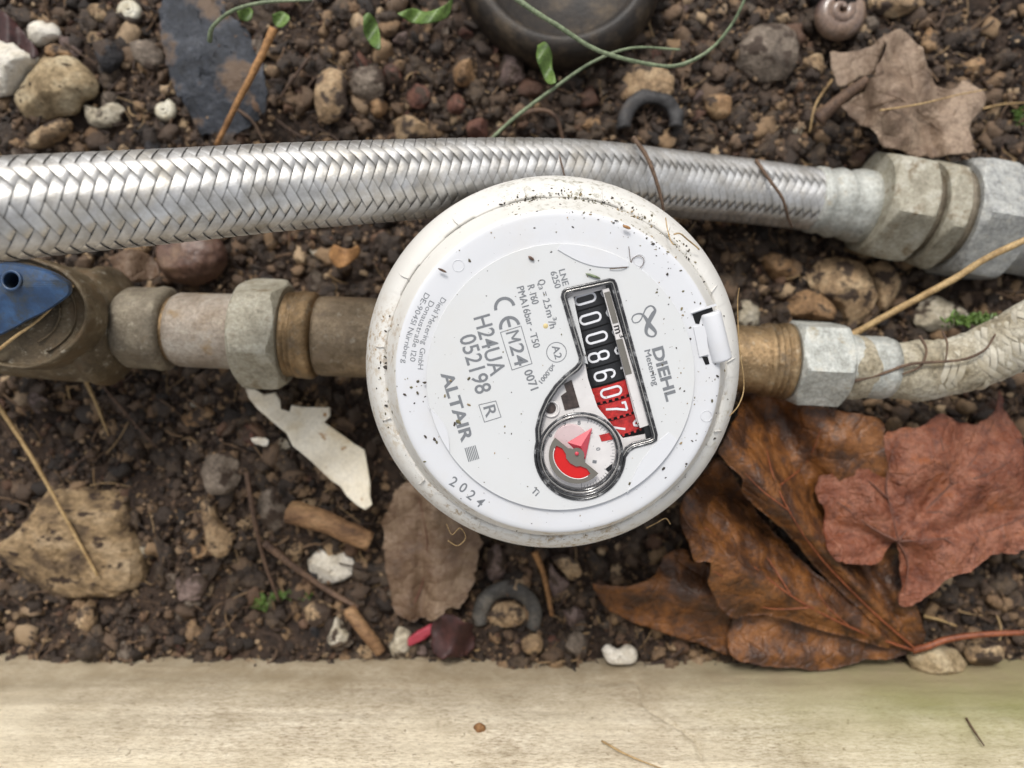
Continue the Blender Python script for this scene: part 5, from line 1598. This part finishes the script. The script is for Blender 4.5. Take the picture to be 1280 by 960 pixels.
for pts in ([(932, 478), (1000, 400), (1080, 320), (1150, 240), (1200, 140)], [(932, 478), (915, 400), (900, 320), (920, 220)], [(932, 478), (1060, 470), (1180, 450), (1300, 400)], [(932, 478), (860, 440), (780, 380), (730, 350)], [(932, 478), (960, 540), (950, 620)],
            [(1000, 400), (1100, 390), (1200, 330)], [(1080, 320), (1160, 300), (1240, 260)], [(905, 360), (850, 310)], [(1080, 320), (1060, 240), (1050, 190)], [(1060, 470), (1120, 510)]):
    sheet_vein("vein", z4(pts), zB, 0.045, MAT['vein'], leafB, 0.015)

leafC = thing("dry_leaf", "curled pale brown dry leaf above the big coupling nuts, top right", "leaf", W(1120, 120, -0.5))
zc4 = lambda pts: polypx(pts, 1000, 0, 4.571)
def zC(px, py):
    u = (px - 1110) / 90; v = (py - 110) / 90
    return 0.2 + 0.7 * np.exp(-((u - 0.35 * v + 0.1) / 0.22) ** 2) * np.clip(1 - v, 0.2, 1) - 0.3 * np.abs(u) + 0.2 * np.sin(5 * u + 3 * v) - 0.25 * np.exp(-((u - 0.45 - 0.2 * v) / 0.12) ** 2)
sheet("leaf_blade", zc4([(570, 165), (660, 230), (700, 290), (745, 400), (800, 490), (880, 500), (950, 450), (1000, 480), (1040, 600), (980, 700), (975, 800), (970, 870), (900, 890), (780, 900), (660, 905), (560, 870), (470, 825), (420, 750), (330, 690), (240, 610), (290, 570), (370, 520), (410, 450), (440, 380), (480, 290), (460, 250), (500, 190)]), zC, MAT['paleleaf'], leafC, seed=8, crumple=0.24)
sheet("leaf_lobe", zc4([(170, 290), (260, 300), (400, 270), (480, 200), (470, 300), (430, 420), (340, 440), (230, 495), (190, 420)]), lambda a, b: -0.55 + 0.002 * (a - 1040), MAT['paleleaf'], leafC, seed=9)
for pts in ([(960, 850), (820, 760), (680, 640), (560, 560), (430, 520)], [(680, 640), (640, 480), (600, 300)], [(820, 760), (900, 620), (980, 500)], [(560, 560), (450, 600), (330, 640)]):
    sheet_vein("vein", zc4(pts), zC, 0.03, MAT['greyleaf'], leafC, 0.01)
stem = catmull([W(1022, 150, -0.6), W(1050, 125, -0.3), W(1085, 100, 0.1)], 10)
mk("stalk", *tube_mesh(stem, np.linspace(0.25, 0.18, len(stem)), 10), MAT['twig'], leafC)

leafD = thing("dry_leaf", "flat grey-brown leaf tucked under the lower left rim of the meter", "leaf", W(535, 690, -1.0))
zd = lambda pts: polypx(pts, 400, 560, 2.909)
def zD(px, py):
    return -0.5 + 0.35 * np.exp(-((px - 545 - 0.1 * (py - 690)) / 18) ** 2) - 0.3 * np.exp(-((px - 528) / 8) ** 2) - 0.004 * (py - 680)
sheet("leaf_blade", zd([(300, 130), (250, 200), (225, 300), (235, 430), (260, 520), (280, 600), (330, 632), (400, 620), (480, 585), (530, 540), (560, 480), (570, 380), (590, 330), (560, 250), (450, 150), (380, 90)]), zD, MAT['greyleaf'], leafD, seed=11, crumple=0.2, wob=3.0)
sheet_vein("vein", zd([(310, 620), (370, 500), (390, 350), (360, 180)]), zD, 0.035, MAT['vein'], leafD, 0.01)
tag(sheet("leaf_fragment", polypx([(-20, 40), (40, 90), (100, 140), (190, 260), (230, 330), (180, 345), (120, 290), (60, 265), (-20, 255)], 0, 0, 4.8), lambda a, b: -0.4 + 0.1 * np.sin(a * 0.2), MAT['maroon'], seed=12), "dark maroon leaf fragment in the top left corner behind white rocks", "leaf")
tag(sheet("leaf_fragment", [(543, 772), (560, 766), (574, 772), (590, 784), (592, 806), (580, 820), (556, 822), (541, 812), (538, 790)], lambda a, b: -0.35 + 0.25 * np.sin(a * 0.11 + b * 0.05), MAT['maroon'], seed=16, th=0.05, wob=2.0, crumple=0.15), "dark maroon leaf scrap right of the pink scrap by the timber", "leaf")
tag(sheet("leaf_fragment", [(410, 318), (418, 306), (434, 312), (448, 308), (450, 318), (436, 330), (420, 334)], lambda a, b: -0.5 + 0.3 * np.sin(a * 0.12), MAT['stick'], seed=13, th=0.06), "curled orange leaf scrap just under the hose left of the meter", "leaf")
tag(sheet("leaf_fragment", [(135, 322), (160, 312), (185, 318), (200, 340), (178, 352), (150, 346)], lambda a, b: 0.3 + 0.3 * np.sin(a * 0.09), MAT['greyleaf'], seed=14, th=0.05), "grey leaf fragment between hose and valve body", "leaf")

# ------------------------------------------------------------------ sticks, straws, roots
def stick(name, pts, w, mat, label, cat, seg=8, taper=0.6, group=None, bend=0.0):
    C = catmull([Wd(p) for p in pts], 10)
    zz = C[:, 2].mean(); k = F / (CAMZ - zz)
    r = np.linspace(w / 2 / k, w / 2 / k * taper, len(C))
    V, Fc = tube_mesh(C, r, seg)
    c = np.repeat(C, seg, 0)
    V = c + (V - c) * (1 + 0.22 * fbm(V * 3.5, 3, int(w * 7)))[:, None]
    tag(mk(name, V, Fc, MAT[mat]), label, cat, group)
def gz(px, py, dz): return (px, py, on_ground(px, py)[2] + dz)
stick("broken_stick", [gz(342, 36, 1.6), gz(322, 80, 1.5), gz(296, 130, 1.3), gz(270, 182, 1.0)], 11, 'stick', "straight orange-tan broken stick leaning over the slate shard", "stick", 8, 0.6)
stick("straw", [gz(-10, 495, 1.8), gz(40, 572, 1.7), gz(78, 640, 1.5), gz(122, 720, 1.2)], 6, 'straw', "long pale straw lying across the sandstone rock, lower left", "straw")
stick("dead_twig", [(1062, 420, 0.4), (1120, 388, 1.0), (1190, 350, 1.7), (1235, 322, 2.2), (1290, 296, 2.6)], 9, 'straw', "pale dead twig sloping up to the right edge between the hoses", "twig", 8, 0.9)
stick("thin_twig", [gz(388, 70, 0.5), gz(368, 96, 0.5), gz(350, 122, 0.4)], 4, 'twig', "short grey twig right of the orange-tan stick", "twig")
stick("thin_twig", [gz(296, 136, 0.5), gz(316, 152, 0.5), gz(331, 180, 0.4)], 4.5, 'root', "short bent grey twig touching the hose near the stick's foot", "twig")
stick("straw", [gz(100, 462, 0.6), gz(118, 500, 0.6), gz(136, 545, 0.4)], 6, 'straw', "short frayed straw below the valve collar", "straw", 6, 0.4)
stick("straw", [gz(125, 478, 0.7), gz(160, 520, 0.7), gz(196, 560, 0.5)], 3.5, 'twig', "thin grey straw right of the frayed straw under the valve", "straw")
stick("brown_twig", [gz(308, 590, 0.6), gz(318, 650, 0.8), gz(330, 700, 0.8), (gz(348, 750, 0.5))], 7, 'twig', "upright brown twig ending at the green moss, lower left", "twig")
stick("brown_twig", [gz(330, 678, 0.6), gz(370, 710, 0.7), gz(410, 738, 0.6), gz(448, 760, 0.5)], 10, 'twig', "slanting brown twig running to the short wood chunk", "twig")
stick("wood_chunk", [gz(436, 762, 0.5), gz(455, 788, 0.6), gz(476, 815, 0.5)], 18, 'bark', "short tan wood chunk at the end of the slanting twig", "wood", 8, 0.9)
stick("wood_chunk", [gz(362, 640, 0.6), gz(410, 654, 0.7), gz(462, 678, 0.8)], 30, 'bark', "thick brown stick end below the cream white shard", "wood", 10, 0.85)
stick("straw", [gz(1108, 684, 0.4), gz(1150, 705, 0.3), gz(1190, 730, 0.2)], 3, 'straw', "thin straw leaving the pink leaf's lower tip", "straw")
stick("straw", [gz(1155, 770, 0.4), gz(1175, 775, 0.4), gz(1196, 783, 0.4)], 4, 'straw', "tiny straw lying across the leaf stalk", "straw")
stick("straw", [gz(1228, 136, 0.6), gz(1255, 130, 0.6), gz(1290, 128, 0.6)], 3, 'straw', "thin straw at the right edge level with the pale leaf", "straw")
stick("straw", [(1100, 138, 0.9), (1150, 130, 1.0), (1200, 118, 0.8), (1232, 112, 0.6)], 2.5, 'straw', "hair thin straw stretched over the pale dry leaf", "straw")
stick("grass_blade", [gz(1040, 100, 0.3), gz(1020, 130, 0.6), gz(1012, 165, 0.5)], 3, 'straw', "thin dry grass curl left of the pale leaf", "grass")
stick("curved_root", [gz(612, 176, 0.5), gz(640, 150, 0.8), gz(672, 138, 0.9), gz(694, 146, 0.9), gz(704, 176, 0.8)], 8, 'twig', "curved pale root arching over the top edge of the hose", "root")
stick("hose_root", [(792, 172, 2.9), (808, 195, 3.4), (820, 225, 3.5), (829, 262, 3.3), (824, 275, 3.0)], 6, 'root', "brown root draped over the braided hose by the meter's upper right", "root")
stick("hose_root", [(686, 178, 3.6), (697, 190, 4.15), (702, 205, 4.4), (706, 222, 4.5)], 3, 'root', "hair fine root lying on the hose above the meter", "root")
stick("hose_root", [(945, 200, 0.9), (962, 225, 1.35), (978, 248, 1.3), (985, 272, 0.8), (990, 284, 0.3)], 5, 'root', "dark root wrapped round the hose near the ferrule", "root")
stick("mud_root", [(1045, 482, 2.3), (1100, 468, 2.5), (1140, 455, 2.62), (1200, 450, 2.9), (1230, 438, 3.1), (1244, 418, 3.0)], 4.5, 'root', "long thin root looping along the muddy hose", "root")
stick("mud_root", [(1150, 420, 2.3), (1158, 438, 2.6), (1150, 458, 2.6), (1128, 468, 2.5)], 4, 'root', "short root crossing the muddy hose near its sleeve", "root")
stick("mud_root", [(1178, 414, 2.4), (1184, 430, 2.8), (1182, 452, 2.75)], 3, 'root', "hair thin root standing across the muddy hose's middle", "root")
stick("brown_sliver", [gz(668, 690, 0.5), gz(680, 720, 0.5), gz(690, 770, 0.4)], 9, 'stick', "dull orange sliver right of the weathered ring", "stick")
stick("timber_straw", [(752, 926, 3.62), (785, 944, 4.2), (830, 962, 4.68)], 3, 'straw', "thin straw lying on the timber at the bottom edge", "straw")
stick("timber_twig", [(1208, 898, 2.68), (1218, 914, 3.25), (1230, 932, 3.85)], 3, 'twig', "tiny dark twig on the mossy right part of the timber", "twig")
slab("timber_seed", [(590, 908), (599, 903), (607, 908), (606, 917), (598, 920), (591, 916)], 0.12, 'stick', z=3.08, seed=88, label="round brown seed stuck on the timber near the bottom edge", cat='seed', nring=8, nang=32, rough=0.01, flat_noise=0.02)
tip = [(60, 386), (75, 372), (95, 356)]
stick("valve_straw", [(-10, 444, 4.2), (20, 420, 4.4), (50, 398, 4.4), (92, 357, 4.0)], 4.5, 'straw', "frayed straw running along the lower edge of the blue handle", "straw")
# fibres on the meter
def fibre(pts, w, mat, label):
    q = [loc((*P(a, b, h), h))[0] for a, b, h in pts]
    C = catmull(q, 10)
    tag(mk("fibre", *tube_mesh(C, w, 6), MAT[mat]), label, "fibre")
fibre([(786, 308, .02), (788, 325, .02), (791, 335, .03), (800, 335, .05), (805, 326, .05), (800, 320, .04), (791, 323, .03), (788, 333, .02)], 0.008, 'root', "fine dark curl of hair on the meter above the emblem")
fibre([(762, 336, .14), (775, 335, .16), (784, 334, .12)], 0.012, 'root', "short dark fibre at the window's top corner")
fibre([(842, 293, -.3), (850, 292, -.3), (860, 300, -.6), (870, 308, -.8), (874, 312, -.9)], 0.02, 'straw', "curled tan rootlet on the meter's upper right rim")
fibre([(832, 272, -.6), (834, 285, -.5), (838, 300, -.2), (842, 306, -.1)], 0.014, 'straw', "fine tan rootlet hanging down the meter's upper right flank")
fibre([(924, 360, -1.2), (922, 380, -1.4), (924, 430, -1.6), (930, 480, -1.8), (924, 505, -1.6), (912, 520, -1.3)], 0.016, 'straw', "long pale fibre hanging by the meter's right rim")
fibre([(558, 655, -1.7), (565, 668, -1.9), (575, 660, -1.7), (582, 672, -2.0), (572, 682, -2.1), (560, 676, -2.0)], 0.012, 'straw', "pale tangled fibre under the meter's lower left rim")
fibre([(808, 660, -1.8), (820, 654, -1.7), (832, 648, -1.7), (838, 655, -1.8)], 0.014, 'straw', "pale woolly fibre at the meter's lower right rim")
def seedling(px_, py_, ang, ln, w, mat, label, nm="seed_husk"):
    c = P(px_, py_, Z1); a = math.radians(ang)
    V, Fc = ICO1
    v = V * np.array([ln / 2, w / 2, w / 2]) / KM
    v = np.stack([v[:, 0] * math.cos(a) + v[:, 1] * math.sin(a), -v[:, 0] * math.sin(a) + v[:, 1] * math.cos(a), v[:, 2]], 1) + np.array([c[0], c[1], Z1 + w / 2 / KM])
    tag(mk(nm, loc(v), Fc, MAT[mat]), label, "husk")
seedling(664, 323, 35, 9, 4, 'chestnut', "brown seed husk on the plate above LNE print")
seedling(741, 345, 18, 20, 3.5, 'green', "green mossy sliver by the window's top edge", "moss_sliver")
seedling(783, 284, 22, 11, 4, 'stick', "tan seed husk on the cover near its upper right", "seed_husk")
seedling(553, 338, 25, 12, 3, 'twig', "olive seed husk on the cover's upper left", "seed_husk")

# ------------------------------------------------------------------ green plants
def gblade(pts, w, mat, label, cat="stem", nm="climbing_plant"):
    stick(nm, pts, w, mat, label, cat, 8, 0.55)
gblade([(628, -14, 3.6), (665, 12, 3.6), (700, 34, 3.4), (745, 62, 3.1), (800, 78, 2.9), (845, 82, 2.8), (885, 64, 3.0), (915, 30, 3.4), (936, -12, 3.8)], 7, 'green', "long green stem sweeping in a curve past the dark pot")
gblade([(606, 182, 2.0), (640, 150, 2.2), (690, 112, 2.4), (740, 78, 2.5), (790, 60, 2.5), (850, 62, 2.2)], 5.5, 'green', "second pale green stem rising from hose towards the curved one")
gblade([(262, 52, 1.4), (266, 34, 1.8), (290, 14, 2.2), (330, 3, 2.4), (390, 0, 2.5)], 6, 'green', "thin green stem arching at the top above the slate shard")
def leaflet(pts, label, z):
    o = sheet("green_leaf", pts, lambda a, b: z + 0.15 * np.sin(a * 0.15 + b * 0.1), MAT['leafgreen'], seed=15, step=3, crumple=0.02, wob=0.2)
    tag(o, label, "leaf")
leaflet([(672, 56), (682, 52), (690, 66), (690, 84), (695, 102), (684, 104), (676, 88), (670, 70)], "bright green leaflet hanging below the curving stem", 2.6)
leaflet([(454, 20), (462, 16), (472, 30), (476, 60), (466, 58), (455, 42)], "pointed green leaflet left of the pot, hanging down", 1.6)
leaflet([(496, 16), (515, 10), (535, 14), (556, 6), (566, -2), (560, 20), (540, 28), (515, 28)], "broad pale green leaflet lying level beside the pot", 1.8)
leaflet([(296, 14), (308, 8), (316, 14), (312, 26), (300, 24)], "small green leaflet under the arching thin stem", 1.6)
leaflet([(340, 18), (352, 14), (362, 22), (352, 34), (342, 30)], "tiny green leaflet by the tip of the orange-tan stick", 1.6)
def moss(name, c, spread, n, label, z=None):
    V, Fc = [], []
    for i in range(n):
        a = rng.random() * 2 * math.pi; r = abs(rng.normal()) * 0.5
        x_, y_ = c[0] + math.cos(a) * r * spread[0], c[1] + math.sin(a) * r * spread[1]
        w = on_ground(x_, y_, 0.25) if z is None else W(x_, y_, z + 0.1 * rng.random())
        tv, tf = ICO0
        Qm, _ = np.linalg.qr(rng.normal(size=(3, 3)))
        V.append((tv * np.array([0.16, 0.05, 0.03])) @ Qm.T + w); Fc.append(tf + 12 * i)
    tag(mk(name, np.concatenate(V), np.concatenate(Fc), MAT['leafgreen'], smooth=False), label, "moss", kind='stuff')
moss("moss_tuft", (328, 752), (12, 10), 90, "bright green moss tuft at the foot of the upright twig")
moss("moss_tuft", (362, 744), (34, 5), 90, "strip of green moss trailing right of the moss tuft")
moss("moss_patch", (1215, 400), (42, 9), 160, "yellow-green moss growing above the muddy hose", 0.9)
moss("moss_tuft", (1272, 146), (6, 14), 40, "dark green moss sprig at the right edge")

# dark pot at the top
pc_ = W(705, -66, 0.2); kpt = F / (CAMZ - 0.2)
pot = thing("round_pot", "dark olive round pot base cut by the top edge behind green stems", "pot", pc_ + np.array([0, 0, -2]))
mk("pot_wall", *axis_mesh(pc_ + np.array([0, 0, -2.0]), (0, 0.0001, 1), [(0, 3.6), (0.7, 3.75), (1.2, 3.7), (1.6, 3.5), (1.85, 3.15), (1.7, 2.9), (1.3, 2.7), (1.25, 0.02)], None, 96, 0.02), MAT['pot'], pot)

# ------------------------------------------------------------------ pebbles, each a thing
def in_any(px, py):
    # hidden or occupied places (photo pixels)
    if (px - 690) ** 2 + (py - 455) ** 2 < 222 ** 2: return True
    hy = np.interp(px, [0, 220, 440, 600, 760, 840, 1018, 1280], [262, 245, 229, 221, 222, 230, 250, 262]); hr = np.interp(px, [0, 220, 440, 600, 840, 1018, 1080, 1280], [62, 56, 50, 47, 41, 38, 60, 66])
    if abs(py - hy) < hr: return True
    if px < 470 and abs(py - 412) < 50: return True
    if px > 900 and abs(py - 455) < 42: return True
    if py > 820: return True
    if px > 850 and py > 500 and px < 1150 and py < 790: return True
    if px > 1020 and 500 < py < 720: return True
    if (px - 705) ** 2 + (py + 58) ** 2 < 125 ** 2: return True
    return False
base_meshes = {}
def pebble_mesh(k):
    v, f = ICO2
    v, f = ICO3
    r = 1 + 0.5 * fbm(v * 1.1 + k * 7.7, 4, k, 0.55)
    v = v * r[:, None]
    for c in range(9):          # flat facets
        d = rng.normal(size=3); d /= np.linalg.norm(d)
        lim = 0.35 + 0.4 * rng.random()
        h = v @ d
        v = v - np.outer(np.clip(h - lim, 0, 9), d) * 0.9
    me = bpy.data.meshes.new("pebble")
    me.from_pydata((v * S).tolist(), [], f.tolist())
    me.polygons.foreach_set('use_smooth', np.ones(len(f), bool))
    me.set_sharp_from_angle(angle=math.radians(24))
    return me
kinds = {}
LAND = [("the pitted limestone", 70, 110), ("the slate shard", 265, 90), ("the dark pot", 705, 60), ("the rubber ring", 810, 160), ("the snail shell", 1037, 35), ("the pale dry leaf", 1120, 120), ("the sandstone rock", 95, 680),
        ("the cream white shard", 385, 560), ("the thick brown stick end", 410, 655), ("the weathered ring", 634, 765), ("the orange-brown leaf", 900, 720), ("the valve", 80, 470), ("the union nut", 335, 490), ("the pink scrap", 527, 793), ("the ferrule", 1050, 300),
        ("the green moss tuft", 330, 750), ("the outlet nut", 1020, 400), ("the pink leaf", 1180, 700), ("the leaf stalk", 1240, 790), ("the curving green stem", 860, 80), ("the orange-tan stick", 305, 110), ("the rust pebble", 580, 90), ("the chestnut husk", 240, 325), ("the blue-black lump", 135, 70)]
def where(px, py):
    nm, lx, ly = min(LAND, key=lambda q: (q[1] - px) ** 2 + (q[2] - py) ** 2)
    dx, dy = px - lx, py - ly
    d = math.hypot(dx, dy)
    a = (math.degrees(math.atan2(-dy, dx)) + 360) % 360
    word = ["right of", "upper right of", "above", "upper left of", "left of", "lower left of", "below", "lower right of"][int(((a + 22.5) % 360) // 45)]
    dist = "touching, " if d < 26 else ("just " if d < 60 else ("" if d < 105 else "well "))
    return dist + word + " " + nm
placed, used = [], {}
cols = ['tan', 'ochre', 'grey-brown', 'reddish-brown', 'charcoal', 'cream', 'pinkish-grey']
cw = np.array([0.28, 0.12, 0.32, 0.08, 0.07, 0.04, 0.09])
tries = 0
while len(placed) < 285 and tries < 30000:
    tries += 1
    px_, py_ = rng.random() * 1300 - 10, rng.random() * 835 - 5
    if in_any(px_, py_): continue
    r = 5.5 + 11 * rng.random() ** 2.4
    if any((px_ - a) ** 2 + (py_ - b) ** 2 < (0.8 * (r + c)) ** 2 for a, b, c in placed): continue
    placed.append((px_, py_, r))
    colr = cols[int(rng.choice(7, p=cw))]
    if 480 < px_ < 680 and py_ < 180 and rng.random() < 0.5: colr = 'reddish-brown'
    w = on_ground(px_, py_)
    kk = F / (CAMZ - w[2])
    rad = r / kk
    key = (colr, int(rng.integers(4)))
    if key not in base_meshes:
        me = pebble_mesh(len(base_meshes)); me.materials.append(MAT[colr]); base_meshes[key] = me
    o = bpy.data.objects.new("pebble", base_meshes[key])
    COL.objects.link(o)
    flat = 0.5 + 0.3 * rng.random(); el = 0.7 + 0.5 * rng.random()
    o.scale = (rad * el, rad / el, rad * flat)
    o.rotation_euler = (rng.normal() * 0.25, rng.normal() * 0.25, rng.random() * 6.28)
    o.location = Vector(((w + np.array([0, 0, rad * 0.30])) * S).tolist())
    size = "tiny" if r < 8 else ("small" if r < 11.5 else "medium")
    shape = "flattish" if flat < 0.6 else ("chunky" if flat > 0.72 else "rounded")
    if el < 0.78 or el > 1.1: shape = "elongated"
    lb = f"{size} {shape} {colr} pebble {where(px_, py_)}"
    used.setdefault(lb, []).append(o)
    tag(o, lb, "pebble", "pebbles lying on the soil")
for lb, objs in used.items():
    if len(objs) > 1:
        # tell the look-alikes apart by their order in the picture
        objs.sort(key=lambda q: q.location.x)
        names = {2: ["left one of two", "right one of two"], 3: ["leftmost of three", "middle of three", "rightmost of three"]}.get(len(objs))
        if names:
            for q, nm in zip(objs, names): q['label'] = lb + ", " + nm
for o in COL.objects:            # plain plural groups for the little repeats
    pass
